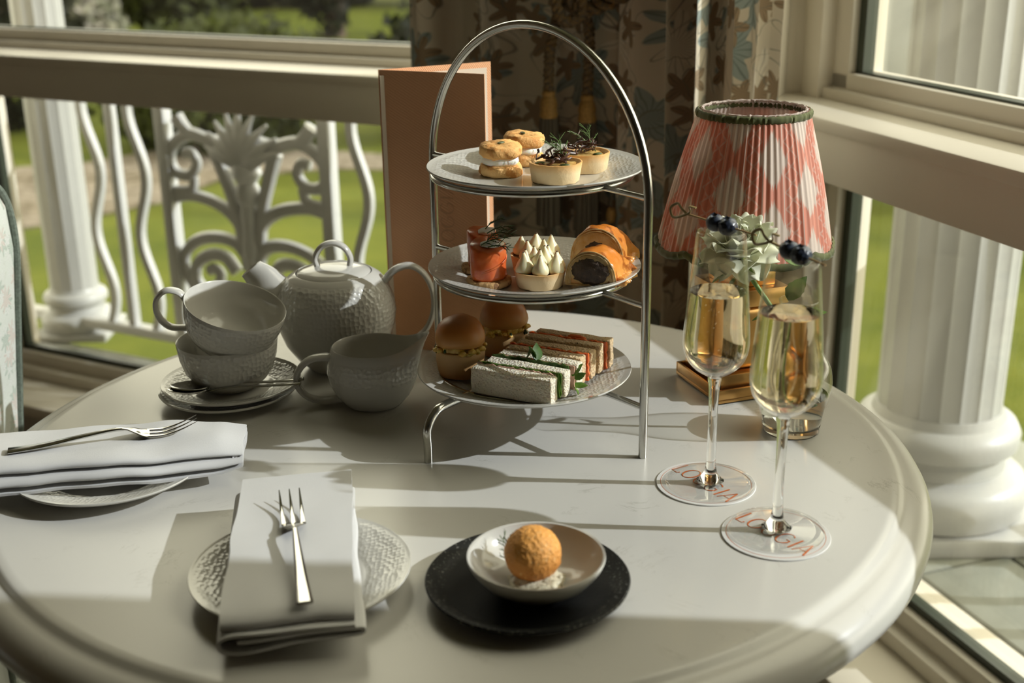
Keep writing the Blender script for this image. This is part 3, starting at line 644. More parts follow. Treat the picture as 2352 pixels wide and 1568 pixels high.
def smoothprof(pts, k=4): return [(p.x, p.y) for p in cr([Vector((a, b)) for a, b in pts], k)]
def flute(x, y, zl, label, seed):
    t = empty('champagne_flute', (x, y, 0.0014)); tag(t, label, 'glass', 'champagne flutes on the coasters')
    outp = smoothprof([(0.0055, 0.1045), (0.010, 0.1068), (0.0190, 0.1130), (0.0255, 0.1210), (0.0286, 0.1310), (0.0290, 0.1420), (0.0276, 0.1620), (0.0256, 0.1860), (0.0232, 0.2110), (0.0210, 0.2355)])
    inp = [(max(0.0005, r-0.0011), z+0.0008) for r, z in outp]
    prof = outp+[(0.0204, 0.2362)]+inp[::-1]
    mk('bowl', lathe(prof, 72), m_flute, t, sharp=80)
    mk('stem', lathe(smoothprof([(0.0005, 0.1035), (0.0052, 0.1045), (0.0060, 0.1020), (0.0048, 0.0930), (0.0041, 0.0700), (0.0040, 0.0450), (0.0043, 0.0250), (0.0050, 0.0160), (0.0066, 0.0100), (0.0105, 0.0050), (0.0118, 0.0034), (0.0005, 0.0030)], 4), 40), m_stem, t, sharp=80)
    mk('foot', lathe([(0.0005, 0.0), (0.0388, 0.0), (0.0402, 0.0006), (0.0404, 0.0014), (0.0394, 0.0022), (0.032, 0.0026), (0.014, 0.0034), (0.0118, 0.0037), (0.0005, 0.0037)], 72), m_flute, t, sharp=80)
    lp = [(max(0.0005, r-0.0014), z+0.0012) for r, z in outp if z < zl-0.001]
    import bisect
    for i in range(len(outp)-1):
        if outp[i][1] <= zl < outp[i+1][1]: rt = outp[i][0]+(outp[i+1][0]-outp[i][0])*(zl-outp[i][1])/(outp[i+1][1]-outp[i][1])-0.0014
    mk('champagne', lathe([(0.0005, lp[0][1])]+lp+[(rt, zl), (rt-0.002, zl-0.0004), (0.0005, zl-0.0006)], 72), m_champ, t, sharp=50)
    rnd = random.Random(seed); parts = []
    for i in range(46):
        z = rnd.uniform(0.120, zl-0.003); R_ = 0.021*rnd.uniform(0.1, 1.0) if z > 0.127 else 0.010; a = rnd.uniform(0, 2*PI)
        parts.append(ball(rnd.uniform(0.00035, 0.0008), 1, loc=(R_*math.cos(a), R_*math.sin(a), z)))
    for i in range(26):
        a = rnd.uniform(0, 2*PI); R_ = (rt-0.001)*rnd.uniform(0.8, 1); parts.append(ball(0.0008, 1, loc=(R_*math.cos(a), R_*math.sin(a), zl)))
    b = mk('bubbles', join(*parts), m_bub, t); b['kind'] = 'stuff'
    return t
flute(0.1785, 1.0140, 0.1830, 'champagne flute left of the pair, beside the lamp base', 5)
flute(0.2200, 0.9230, 0.1925, 'champagne flute right of the pair, nearer the table edge', 9)
def skewer(p0, p1, bz, label, seed, br):
    p0, p1 = Vector(p0), Vector(p1); d = (p1-p0).normalized(); L = (p1-p0).length
    t = empty('cocktail_skewer', p0); tag(t, label, 'skewer', 'blueberry skewers across the flute rims')
    mk('stick', tube([Vector(), (p1-p0)], [0.0011, 0.0008], 8), m_stick, t)
    side = d.cross(Vector((0, 0, 1))).normalized(); up = side.cross(d)
    K = [Vector(), -d*0.006+up*0.003, -d*0.013+up*0.006-side*0.002, -d*0.019+up*0.001, -d*0.016-up*0.006, -d*0.007-up*0.004+side*0.003, d*0.003+up*0.002, d*0.002+up*0.007, d*0.008+up*0.007-side*0.002]
    mk('knot', tube(cr(K, 6), 0.0013, 8, flat=0.5), m_knot, t)
    for i, s in enumerate(br):
        c = d*s; rr = 0.0083 if i == 0 else 0.0085
        bb = mk('blueberry', xf(ball(rr, 4, (1, 1, 0.93), 0.03 if i == 0 else 0.10, 1.6 if i == 0 else 3.5, seed+i), (c.x, c.y, c.z)), m_berry, t)
        cr_ = mk('crown', xf(lathe([(0.0012, 0), (0.0026, 0.0006), (0.0029, 0.0016), (0.0018, 0.0008), (0.0008, 0.0004)], 10, fn=lambda p, a, j: Vector((p.x*(1+0.2*math.cos(5*a)), p.y*(1+0.2*math.cos(5*a)), p.z))), (c.x-0.002, c.y-0.004, c.z+rr*0.80), (0.5, -0.2, 0)), m_berry, bb)
    return t
skewer((0.1550, 1.056, 0.2425), (0.2055, 0.9995, 0.2372), 0, 'skewer with two blueberries resting on the left flute, looped knot to the left', 3, (0.032, 0.0455))
skewer((0.2065, 0.9530, 0.2440), (0.2400, 0.9045, 0.2378), 0, 'skewer with two blueberries resting on the right flute', 8, (0.022, 0.034))
# ------------------------------------------------------------------ brass lamp with pleated shade
m_brass = simple('brushed_brass', (0.62, 0.36, 0.13), rough=0.28, metal=1.0, bump=0.12, bscale=220, bdist=0.0003, nscale=30, namt=0.12)
m_velvet = simple('green_velvet_trim', (0.095, 0.105, 0.028), rough=0.85, sheen=0.15, nscale=60, namt=0.4)
m_liner = simple('shade_lining', (0.60, 0.50, 0.45), rough=0.9, trans=0.35)
def ikat():
    m, nt, out = new_mat('coral_ikat_pleated_fabric')
    uv = N(nt, 'TexCoord').outputs['UV']; sep = N(nt, 'SeparateXYZ', {0: uv}); u, v = sep.outputs[0], sep.outputs[1]
    NC = 11.0
    jag = N(nt, 'TexNoise', {'Vector': N(nt, 'Mapping', {'Vector': uv, 'Scale': (330, 5, 1)}).outputs[0], 'Scale': 1.0, 'Detail': 2})
    j = math_(nt, 'MULTIPLY', math_(nt, 'SUBTRACT', jag.outputs[0], 0.5), 0.42)
    col = math_(nt, 'MULTIPLY', u, NC); ci = math_(nt, 'FLOOR', col); cf = math_(nt, 'SUBTRACT', math_(nt, 'FRACT', col), 0.5)
    half = math_(nt, 'MULTIPLY', math_(nt, 'MODULO', ci, 2.0), 0.5)
    vv = math_(nt, 'ADD', math_(nt, 'ADD', math_(nt, 'MULTIPLY', v, 2.1), half), j)
    vf = math_(nt, 'ABSOLUTE', math_(nt, 'SUBTRACT', math_(nt, 'FRACT', vv), 0.5))
    d = math_(nt, 'ADD', math_(nt, 'MULTIPLY', math_(nt, 'ABSOLUTE', cf), 1.05), math_(nt, 'MULTIPLY', vf, 1.05))
    oval = ramp(nt, d, [(0.41, (1, 1, 1)), (0.47, (0, 0, 0))])
    # narrow zigzag stripe between the ovals
    edge = math_(nt, 'SUBTRACT', 0.5, math_(nt, 'ABSOLUTE', cf))
    tri = math_(nt, 'PINGPONG', math_(nt, 'MULTIPLY', v, 9.0), 0.5)
    zz = math_(nt, 'ABSOLUTE', math_(nt, 'SUBTRACT', math_(nt, 'MULTIPLY', edge, 2.6), tri)); zig = ramp(nt, zz, [(0.05, (1, 1, 1)), (0.10, (0, 0, 0))])
    band = ramp(nt, edge, [(0.19, (1, 1, 1)), (0.21, (0, 0, 0))]); rail = ramp(nt, math_(nt, 'ABSOLUTE', math_(nt, 'SUBTRACT', edge, 0.235)), [(0.010, (1, 1, 1)), (0.018, (0, 0, 0))])
    fac = math_(nt, 'MAXIMUM', oval, math_(nt, 'MAXIMUM', math_(nt, 'MULTIPLY', math_(nt, 'MULTIPLY', zig, band), 0.4), math_(nt, 'MULTIPLY', rail, 0.7)))
    st = N(nt, 'TexNoise', {'Vector': N(nt, 'Mapping', {'Vector': uv, 'Scale': (140, 1.5, 1)}).outputs[0], 'Scale': 1.0, 'Detail': 2})
    coral = mixc(nt, st.outputs[0], (0.74, 0.20, 0.13), (0.80, 0.42, 0.31))
    c = mixc(nt, fac, coral, (0.80, 0.68, 0.60))
    p = N(nt, 'BsdfPrincipled', {'Base Color': c, 'Roughness': 0.6, 'Sheen Weight': 0.2}); t = N(nt, 'BsdfTranslucent', {'Color': c})
    mx = N(nt, 'MixShader', {0: 0.38, 1: p.outputs[0], 2: t.outputs[0]}); nt.links.new(mx.outputs[0], out.inputs[0]); return m
LX, LY = 0.246, 1.262; LR = math.radians(19.4)
lp = empty('table_lamp', (LX, LY, 0), LR); tag(lp, 'small brass table lamp with a coral and white pleated shade', 'lamp')
def sq(s, z0, z1, b=0.0015): return box(-s/2, s/2, -s/2, s/2, z0, z1, b)
mk('foot_pad', sq(0.092, 0.0, 0.0015, 0.0003), m_black, lp)
mk('base', join(sq(0.098, 0.0015, 0.0055, 0.001), xf(box(-0.049, 0.049, -0.049, -0.046, 0.0055, 0.0165, 0.0008)), box(-0.049, 0.049, 0.046, 0.049, 0.0055, 0.0165, 0.0008), box(-0.049, -0.046, -0.046, 0.046, 0.0055, 0.0165, 0.0008), box(0.046, 0.049, -0.046, 0.046, 0.0055, 0.0165, 0.0008)), m_brass, lp)
mk('plinth', sq(0.084, 0.0056, 0.030, 0.002), m_brass, lp)
mk('column', box(-0.036, 0.036, -0.036, 0.036, 0.030, 0.100, 0.010, 5), m_brass, lp)
mk('cap', sq(0.074, 0.100, 0.119, 0.0015), m_brass, lp)
mk('neck', sq(0.052, 0.119, 0.138, 0.0015), m_brass, lp)
m_bulb = simple('opal_bulb', (0.65, 0.62, 0.55), rough=0.3)
mk('socket', lathe([(0.016, 0.138), (0.016, 0.150), (0.013, 0.156), (0.013, 0.180)], 24), m_brass, lp)
mk('bulb', lathe([(0.010, 0.180), (0.014, 0.190), (0.021, 0.203), (0.022, 0.212), (0.016, 0.226), (0.0005, 0.231)], 24), m_bulb, lp)
# shade: pleated, scalloped
ZB, ZT, RB, RT = 0.160, 0.300, 0.0905, 0.0560
def shade_pt(a, t, off=0.0):
    sc = 0.0075*abs(math.sin(a*4.0+0.35))**0.8-0.0045       # scallops of the lower edge
    z = ZT+(ZB-sc-ZT)*t; r = RT+(RB-RT)*t**1.08+0.003*math.sin(PI*t)
    pl = 0.0011*(0.55+0.6*t)*(abs(math.sin(a*30+1.3*math.sin(a*3)))-0.6)+0.0006*math.sin(a*67)
    r += pl+off; return Vector((r*math.cos(a)+0.006*(1-t), r*math.sin(a)+0.010*(1-t), z))
NA, NZ = 480, 16
sh = empty('shade_holder'); bpy.data.objects.remove(sh)
v = [shade_pt(2*PI*i/NA, j/NZ) for j in range(NZ+1) for i in range(NA+1)]
f = [(j*(NA+1)+i, j*(NA+1)+i+1, (j+1)*(NA+1)+i+1, (j+1)*(NA+1)+i) for j in range(NZ) for i in range(NA)]
so = mk('shade', (v, f), ikat(), lp, rot=(0, 0, -LR), sharp=80)
set_uv(so, lambda vi, p: ((vi % (NA+1))/NA, 1-(vi//(NA+1))/NZ))
v = [shade_pt(2*PI*i/NA, 0.012+0.97*j/NZ, -0.0022)for j in range(NZ+1) for i in range(0, NA+1)]
mk('lining', (v, f), m_liner, lp, rot=(0, 0, -LR), sharp=80)
for nm, t, r in (('top_trim', 0.0, 0.0042), ('bottom_trim', 1.0, 0.0040)):
    ring = [shade_pt(2*PI*i/160, t, 0.0008)+Vector((0, 0, -0.004 if t == 0 else 0.0005)) for i in range(160)]
    mk(nm, tube(ring, [r*(1+0.06*math.sin(i*1.7)) for i in range(160)], 10, closed=True, flat=0.62, up=(0, 0, 1)), m_velvet, lp, rot=(0, 0, -LR))
ring = [shade_pt(2*PI*i/160, 0.0, -0.003) for i in range(160)]
mk('frayed_edge', jit(tube(ring, 0.0013, 6, closed=True), 0.0012, 300), m_liner, lp, rot=(0, 0, -LR))

# ------------------------------------------------------------------ vase and rose
m_vase = thin_glass('vase_glass', (0.985, 0.985, 0.98), 0.015, 1.0); m_water = solid_glass('water', (0.98, 0.99, 0.98), 1.33)
m_vbase = solid_glass('thick_glass_base', (0.99, 0.98, 0.95), 1.45)
vs = empty('glass_vase', (0.279, 1.137, 0)); tag(vs, 'small bottle shaped clear glass vase of water behind the right flute', 'vase')
outp = smoothprof([(0.0280, 0.0), (0.0295, 0.006), (0.0325, 0.022), (0.0362, 0.044), (0.0370, 0.054), (0.0345, 0.068), (0.0270, 0.082), (0.0205, 0.096), (0.0185, 0.112), (0.0186, 0.128), (0.0195, 0.136)], 4)
mk('glass_body', lathe([(0.0005, 0.0)]+outp+[(0.0183, 0.1365)]+[(r-0.0013, z) for r, z in outp[::-1] if z > 0.0075]+[(0.0005, 0.0078)], 72), m_vase, vs, sharp=80)
mk('thick_base', lathe([(0.0005, 0.0006), (0.0272, 0.0006), (0.0288, 0.0072), (0.0005, 0.0075)], 48), m_vbase, vs, sharp=50)
mk('water', lathe([(0.0005, 0.0082)]+[(r-0.0017, z) for r, z in outp if 0.0082 < z < 0.040]+[(0.0005, 0.040)], 64), m_water, vs, sharp=50)
m_petal = simple('pale_rose_petal', (0.84, 0.85, 0.70), rough=0.55, nscale=40, namt=0.08, trans=0.35)
m_leaf = simple('fresh_green_leaf', (0.13, 0.24, 0.035), rough=0.45, nscale=60, namt=0.35, trans=0.25); m_sepal = simple('sepal', (0.22, 0.34, 0.08), rough=0.5, trans=0.2)
rs = empty('white_rose', (0.2225, 1.153, 0.180)); tag(rs, 'pale greenish white rose leaning out of the glass vase in front of the shade', 'rose')
rnd = random.Random(4)
def petal(w, h, curl, seed, wave=0.003):
    v, f = [], []; n, m_ = 14, 12
    for j in range(m_+1):
        t = j/m_; ww = w*(0.22+0.78*math.sin(min(1, t/0.62)*PI/2))*(math.sqrt(max(0.0, 1-max(0, (t-0.62)/0.42)**2.2)))
        for i in range(n+1):
            s = (i/n-0.5)*2; a = s*1.05
            x = ww*math.sin(a)*1.12; y = -ww*(1-math.cos(a))*(0.9-0.8*t); z = h*(t-0.06*t*s*s)
            y += curl*t**2.2
            if t > 0.5: e = (t-0.5)*2; y += wave*math.sin(s*4+seed)*e+wave*1.3*e**3*(1 if curl > 0 else -.3); z += wave*0.8*math.sin(s*6+seed*2)*e
            v.append(Vector((x, y, z)))
    for j in range(m_):
        for i in range(n): k = j*(n+1)+i; f.append((k, k+1, k+n+2, k+n+1))
    o = len(v); v2 = v+[p+Vector((0, -0.0005, 0)) for p in v]; f2 = f+[tuple(i+o for i in q[::-1]) for q in f]
    b = list(range(n+1))+[j*(n+1)+n for j in range(1, m_+1)]+[m_*(n+1)+n-i for i in range(1, n+1)]+[j*(n+1) for j in range(m_-1, 0, -1)]
    for i in range(len(b)): p, q = b[i], b[(i+1) % len(b)]; f2.append((p, q, q+o, p+o))
    return v2, f2
idx = 0
for ring_, (cnt, rad, tilt, w_, h_, cu) in enumerate([(3, 0.003, -6, 0.010, 0.030, -0.003), (4, 0.005, 4, 0.014, 0.033, 0.000), (5, 0.007, 16, 0.018, 0.035, 0.004), (5, 0.008, 34, 0.021, 0.036, 0.007), (5, 0.008, 60, 0.022, 0.034, 0.008), (4, 0.007, 88, 0.021, 0.031, 0.008)]):
    for k in range(cnt):
        a = 2*PI*k/cnt+ring_*0.7+rnd.uniform(-.15, .15)
        p = xf(petal(w_, h_, cu, idx*1.3), (0, rad, 0)); p = xf(p, rot=(-math.radians(tilt+rnd.uniform(-7, 7)), 0, 0)); p = xf(p, rot=(0, 0, a))
        mk('petal', p, m_petal, rs, rot=(math.radians(14), math.radians(-12), 0), sharp=80); idx += 1
mk('hip', xf(ball(0.008, 3, (1, 1, 0.9)), (0, 0, -0.002)), m_sepal, rs)
for k in range(5):
    P = [(0.003, 0, -0.002), (0.012, 0, -0.006), (0.022, 0, -0.012), (0.030, 0, -0.013)]
    mk('sepal', xf(tube(cr(P, 4), [0.003, 0.0035, 0.0036, 0.0034, 0.003, 0.0028, 0.0024, 0.002, 0.0016, 0.0012, 0.0008, 0.0005, 0.0003], 8, flat=0.25, up=(0, 1, 0)), rot=(0, 0, k*2*PI/5)), m_sepal, rs)
st = cr([(0.000, 0, -0.004), (0.012, -0.004, -0.026), (0.032, -0.010, -0.055), (0.048, -0.016, -0.085), (0.057, -0.017, -0.120), (0.072, -0.018, -0.150)], 6)
mk('stem', tube(st, 0.0024, 10), m_sepal, rs)
def leafm(L, w_, bend=0.3):
    v, f = [], []; n = 10
    for i in range(n+1):
        t = i/n; ww = w_*math.sin(PI*t**0.75)*(1+0.12*((i % 2)-0.5)); z = -bend*L*t*t
        v += [Vector((L*t, -ww, z+0.15*ww)), Vector((L*t, 0, z)), Vector((L*t, ww, z+0.15*ww))]
    for i in range(n):
        k = 3*i; f += [(k, k+1, k+4, k+3), (k+1, k+2, k+5, k+4)]
    o = len(v); return v+[p-Vector((0, 0, 0.0004)) for p in v], f+[tuple(x+o for x in q[::-1]) for q in f]
for (px, py, z, a, b, L) in [(1815, 700, 0.128, 0.3, -1.0, 0.030), (1835, 745, 0.125, -0.3, -0.5, 0.030), (1790, 735, 0.125, 2.6, 0.1, 0.024), (1668, 637, 0.158, 3.3, 0.2, 0.022), (1690, 640, 0.155, 3.9, 0.4, 0.018), (1800, 600, 0.165, 0.2, 0.2, 0.020)]:
    q = atY_ = at(px, py, z); loc = Vector((0.2265+(px-1700)*0.00041, 1.145, 0.19-(py-545)*0.00042))-Vector((0.2265, 1.153, 0.172))
    mk('leaf', xf(leafm(L, L*0.30), rot=(0.6, b, a)), m_leaf, rs, tuple(loc))

# ------------------------------------------------------------------ curtain with tassels, armchair
def floral(name, base, c1, c2, c3, sc, dark=(0.10, 0.08, 0.06)):
    m, nt, out = new_mat(name)
    uv = N(nt, 'TexCoord').outputs['UV']; wz = N(nt, 'TexNoise', {'Vector': uv, 'Scale': sc*1.2, 'Detail': 3})
    wv = nt.nodes.new('ShaderNodeVectorMath'); wv.operation = 'MULTIPLY_ADD'; nt.links.new(wz.outputs['Color'], wv.inputs[0]); wv.inputs[1].default_value = (0.05*6/sc,)*3; nt.links.new(uv, wv.inputs[2])
    col = None
    for k, (s, c, pet, rr) in enumerate([(sc, c1, 7.0, 0.30), (sc*0.8, c2, 9.0, 0.26), (sc*1.7, c3, 5.0, 0.24)]):
        mp = N(nt, 'Mapping', {'Vector': wv.outputs[0], 'Location': (k*3.3, k*1.7, 0), 'Scale': (s, s, 1)})
        vo = N(nt, 'TexVoronoi', {'Vector': mp.outputs[0], 'Scale': 1.0, 'Randomness': 0.7}, voronoi_dimensions='2D')
        df = nt.nodes.new('ShaderNodeVectorMath'); df.operation = 'SUBTRACT'; nt.links.new(mp.outputs[0], df.inputs[0]); nt.links.new(vo.outputs['Position'], df.inputs[1])
        se = N(nt, 'SeparateXYZ', {0: df.outputs[0]}); an = math_(nt, 'ARCTAN2', se.outputs[1], se.outputs[0])
        pt = math_(nt, 'MULTIPLY', math_(nt, 'COSINE', math_(nt, 'MULTIPLY', an, pet)), 0.10)
        q = math_(nt, 'SUBTRACT', vo.outputs['Distance'], math_(nt, 'ADD', pt, rr))
        msk = ramp(nt, math_(nt, 'ADD', q, 0.5), [(0.49, (1, 1, 1)), (0.51, (0, 0, 0))])
        vein = ramp(nt, math_(nt, 'ABSOLUTE', math_(nt, 'SINE', math_(nt, 'MULTIPLY', an, pet*1.5))), [(0.0, tuple(x*0.5 for x in c)), (0.5, c)])
        col = mixc(nt, msk, col if col else base, vein)
    vi = N(nt, 'TexNoise', {'Vector': uv, 'Scale': sc*0.9, 'Detail': 1, 'Distortion': 2.5}); vl = ramp(nt, vi.outputs[0], [(0.487, (0, 0, 0)), (0.496, (1, 1, 1)), (0.504, (1, 1, 1)), (0.513, (0, 0, 0))])
    col = mixc(nt, math_(nt, 'MULTIPLY', vl, 0.75), col, dark)
    wn = N(nt, 'TexNoise', {'Vector': uv, 'Scale': 500, 'Detail': 2}); b = N(nt, 'Bump', {'Height': wn.outputs[0], 'Strength': 0.3, 'Distance': 0.0006})
    p = N(nt, 'BsdfPrincipled', {'Base Color': col, 'Roughness': 0.8, 'Sheen Weight': 0.2, 'Normal': b.outputs[0], 'Specular IOR Level': 0.2}); nt.links.new(p.outputs[0], out.inputs[0]); return m
m_curt = floral('floral_curtain_fabric', (0.52, 0.46, 0.36), (0.24, 0.28, 0.26), (0.60, 0.55, 0.45), (0.26, 0.19, 0.12), 8.0, (0.16, 0.15, 0.12))
path = [Vector((-0.150, 1.975)), Vector((0.0, 1.905)), Vector((0.13, 1.815)), Vector((0.225, 1.705)), Vector((0.275, 1.668)), Vector((0.318, 1.685)), Vector((0.350, 1.745))]
cp = cr([Vector((p.x, p.y, 0)) for p in path], 40); v, f, uvs = [], [], []
nz_ = 24; nc = len(cp)
for j in range(nz_+1):
    z = -0.73+(1.65+0.73)*j/nz_; pin = 1-0.22*math.exp(-((z-0.33)/0.16)**2)
    for i, p in enumerate(cp):
        s = i/(nc-1); d = (cp[min(i+1, nc-1)]-cp[max(i-1, 0)]).normalized(); nn = Vector((d.y, -d.x, 0))
        ph = s*2*PI*8.5+0.8*math.sin(s*9+1)+0.15*math.sin(z*5+s*7); amp = 0.020+0.008*math.sin(s*14)+0.003*math.sin(z*4)
        q = p+nn*(amp*math.sin(ph)*0.9+0.006*math.sin(ph*2.3+z*3))+d*(0.010*math.cos(ph)); q.z = z
        v.append(q); uvs.append((s*1.15, (z+0.73)))
for j in range(nz_):
    for i in range(nc-1): k = j*nc+i; f.append((k, k+1, k+nc+1, k+nc))
o_ = len(v); n2 = [p+Vector((0.0, 0.0015, 0)) for p in v]; f2 = f+[tuple(x+o_ for x in q[::-1]) for q in f]
for e in [[j*nc for j in range(nz_+1)], [j*nc+nc-1 for j in range(nz_+1)]]:
    for j in range(nz_): f2.append((e[j], e[j+1], e[j+1]+o_, e[j]+o_))
ct = mk('floral_curtain', (v+n2, f2), m_curt, None, sharp=80); uu = uvs+uvs; set_uv(ct, lambda vi, p: uu[vi]); tag(ct, 'heavy floral patterned curtain hanging in the corner behind the cake stand', 'curtain')
m_rope = simple('dark_rope_cord', (0.075, 0.065, 0.05), rough=0.8, nscale=200, col2=(0.20, 0.12, 0.04)); m_gold = simple('gold_thread', (0.42, 0.24, 0.06), rough=0.6, nscale=260, namt=0.4, bump=0.5, bscale=300)
m_skirt = simple('dark_tassel_fringe', (0.10, 0.085, 0.06), rough=0.85)
def twist(P, r, turns, n=2):
    out = []; P = cr(P, 14); m_ = len(P)
    for k in range(n):
        q = []
        for i, p in enumerate(P):
            t = (P[min(i+1, m_-1)]-P[max(i-1, 0)]).normalized(); x = Vector((0, 1, 0)); x = (x-t*x.dot(t)).normalized(); y = t.cross(x); a = 2*PI*(turns*i/m_+k/n); q.append(p+x*math.cos(a)*r*0.6+y*math.sin(a)*r*0.6)
        out.append(tube(q, r*0.62, 8))
    return join(*out)
def tassel(loc, s, L, label, rope):
    t = empty('curtain_tassel', loc); tag(t, label, 'tassel', 'tassels of the curtain tieback')
    mk('cord', twist(rope, 0.0075, 9), m_rope, t)
    mk('head', lathe([(0.003, 0.0), (0.009*s, -0.002), (0.010*s, -0.006), (0.009*s, -0.009), (0.0115*s, -0.014), (0.013*s, -0.022), (0.012*s, -0.030), (0.0135*s, -0.034), (0.0135*s, -0.038), (0.012*s, -0.041)], 24), m_gold, t)
    def fr(p, a, j): k = 1+0.08*math.sin(a*16)+0.04*math.sin(a*27); return Vector((p.x*k, p.y*k, p.z))
    mk('fringe', lathe([(0.012*s, -0.040), (0.0135*s, -0.06), (0.0165*s, -0.10), (0.0185*s, -0.04-L)], 96, fn=fr), m_skirt, t, sharp=20)
    return t
for k, (x, y, z, lab) in enumerate([(0.058, 1.805, 0.247, 'left of the two hanging curtain tassels with a gold head'), (0.113, 1.785, 0.243, 'right of the two hanging curtain tassels with a gold head')]):
    tassel((x, y, z), 1.0, 0.16, lab, [(0, 0, -0.002), (0.002, 0.0, 0.05), (0.012*(1-k), 0.004, 0.10), (0.024-0.05*k, 0.006, 0.15)])
for k, (x, z) in enumerate([(0.058, 0.074), (0.102, 0.069), (0.148, 0.070)]):
    y = 1.803-0.45*(x-0.058); t = empty('tassel_drop', (x, y, z)); tag(t, ['leftmost', 'middle', 'rightmost'][k]+' of the three small beaded drops low on the curtain', 'tassel', 'beaded curtain drops')
    mk('bead', lathe([(0.002, 0.012), (0.006, 0.009), (0.0075, 0.0), (0.006, -0.009), (0.003, -0.012)], 16), m_gold, t)
    mk('cord', tube([(0, 0, 0.010), (0, 0, 0.05)], 0.002, 8), m_skirt, t); mk('fringe', lathe([(0.004, -0.011), (0.006, -0.03), (0.008, -0.075)], 24), m_skirt, t)
# knotted rope loops of the tieback
tbk = empty('curtain_tieback', (0.09, 1.79, 0.39)); tag(tbk, 'dark knotted rope tieback crossing the curtain above the tassels', 'tieback')
mk('rope', twist([(-0.07, 0.035, -0.012), (-0.03, 0.012, 0.0), (0.02, -0.006, -0.028), (0.055, -0.020, 0.005), (0.03, -0.012, 0.03), (-0.01, 0.002, 0.008), (0.02, -0.012, -0.03), (0.09, -0.04, 0.0)], 0.009, 16), m_rope, tbk)
mk('rope', twist([(-0.03, 0.0, 0.05), (-0.028, -0.004, 0.0), (-0.01, -0.01, -0.045), (0.016, -0.014, -0.03), (0.008, -0.014, 0.02), (0.03, -0.014, 0.06)], 0.008, 14), m_rope, tbk)

m_uph = floral('pale_floral_upholstery', (0.54, 0.56, 0.51), (0.42, 0.47, 0.41), (0.56, 0.50, 0.45), (0.60, 0.61, 0.57), 26.0, (0.48, 0.49, 0.43))
m_pip = simple('grey_green_piping', (0.16, 0.19, 0.15), rough=0.8, nscale=300, namt=0.4)
ch = empty('armchair', (-0.822, 1.36, -0.75)); tag(ch, 'pale floral upholstered armchair at the left edge behind the table', 'chair')
def chairpanel(y0, y1):
    pts = [(-0.60, 0.30), (0.190, 0.30), (0.200, 0.45), (0.208, 0.60), (0.222, 0.72), (0.232, 0.80), (0.242, 0.88), (0.240, 0.93), (0.228, 0.955), (0.205, 0.968), (0.16, 0.975), (-0.20, 0.99), (-0.60, 0.99)]
    P = [Vector((x, 0, z)) for x, z in pts]; 
    n = len(P); v = [Vector((p.x, y0, p.z)) for p in P]+[Vector((p.x, y1, p.z)) for p in P]
    return v, [tuple(range(n)), tuple(range(n, 2*n))[::-1]]+[(i, (i+1) % n, n+(i+1) % n, n+i) for i in range(n)], P
v, f, P = chairpanel(-0.045, 0.045); cb = mk('backrest', (v, f), m_uph, ch, sharp=60); set_uv(cb, lambda vi, p: (cb.data.vertices[vi].co.x+cb.data.vertices[vi].co.y, cb.data.vertices[vi].co.z))
bv = cb.modifiers.new('bevel', 'BEVEL'); bv.width = 0.014; bv.segments = 4; bv.limit_method = 'ANGLE'; bv.angle_limit = math.radians(50)
for y in (-0.046, 0.046): mk('piping', tube(cr([Vector((p.x-0.002, y, p.z-0.002)) for p in P[1:12]], 5), 0.0048, 8), m_pip, ch)
sc_ = mk('seat', box(-0.60, 0.19, -0.60, -0.02, 0.30, 0.44, 0.03, 3), m_uph, ch); set_uv(sc_, lambda vi, p: (sc_.data.vertices[vi].co.x, sc_.data.vertices[vi].co.y))
for x in (-0.50, 0.13):
    for y in (-0.52, 0.0): mk('leg', tube([(x, y, 0.30), (x, y, 0.0)], [0.022, 0.014], 12), m_bark, ch)

# ------------------------------------------------------------------ napkins and forks
m_linen = simple('white_linen', (0.60, 0.595, 0.59), rough=0.85, bump=0.35, bscale=900, bdist=0.0004, nscale=12, namt=0.04)
def napkin_front():
    t = empty('folded_napkin', (-0.1745, 0.861, 0.0170), math.radians(8.3)); tag(t, 'white linen napkin folded into a rectangle on the front side plate', 'napkin', 'folded linen napkins')
    top = [(0.112, 0.0175), (0.06, 0.0182), (0.0, 0.0186), (-0.06, 0.0180), (-0.098, 0.0172), (-0.109, 0.0150), (-0.1125, 0.0118), (-0.109, 0.0088), (-0.098, 0.0075), (-0.05, 0.0080), (0.03, 0.0082), (0.100, 0.0078), (0.109, 0.0095), (0.109, 0.0125), (0.10, 0.0140), (0.02, 0.0136), (-0.08, 0.0132)]
    pth = cr([Vector((a, b, 0)) for a, b in top], 3)
    mk('upper_fold', ribbon(pth, 0.0031, 0.094, 28, lambda p: (p.y+0.002*math.sin(p.x*20), p.x, p.z), wob=0.0028, seed=3), m_linen, t, sharp=60)
    sp_ = [(0.044, 0.0052), (0.0, 0.0050), (-0.036, 0.0060), (-0.048, 0.0035), (-0.050, -0.0012), (-0.046, -0.0062), (-0.030, -0.0080), (0.0, -0.0045), (0.030, -0.0030), (0.047, -0.0018), (0.050, 0.0010), (0.046, 0.0030), (0.02, 0.0022), (-0.02, 0.0008), (-0.036, 0.0006)]
    pth = cr([Vector((a, b, 0)) for a, b in sp_], 4)
    def fr(p):
        k = 1.0 if p.y < -0.09 else max(0.25, 1-(p.y+0.09)*7.0); z = p.z*k if p.z < 0 else p.z
        return (p.x, p.y-0.006, z+0.0018)
    mk('lower_fold', ribbon(pth, 0.0022, 0.226, 26, fr, wob=0.0022, seed=8), m_linen, t, sharp=60)
napkin_front()
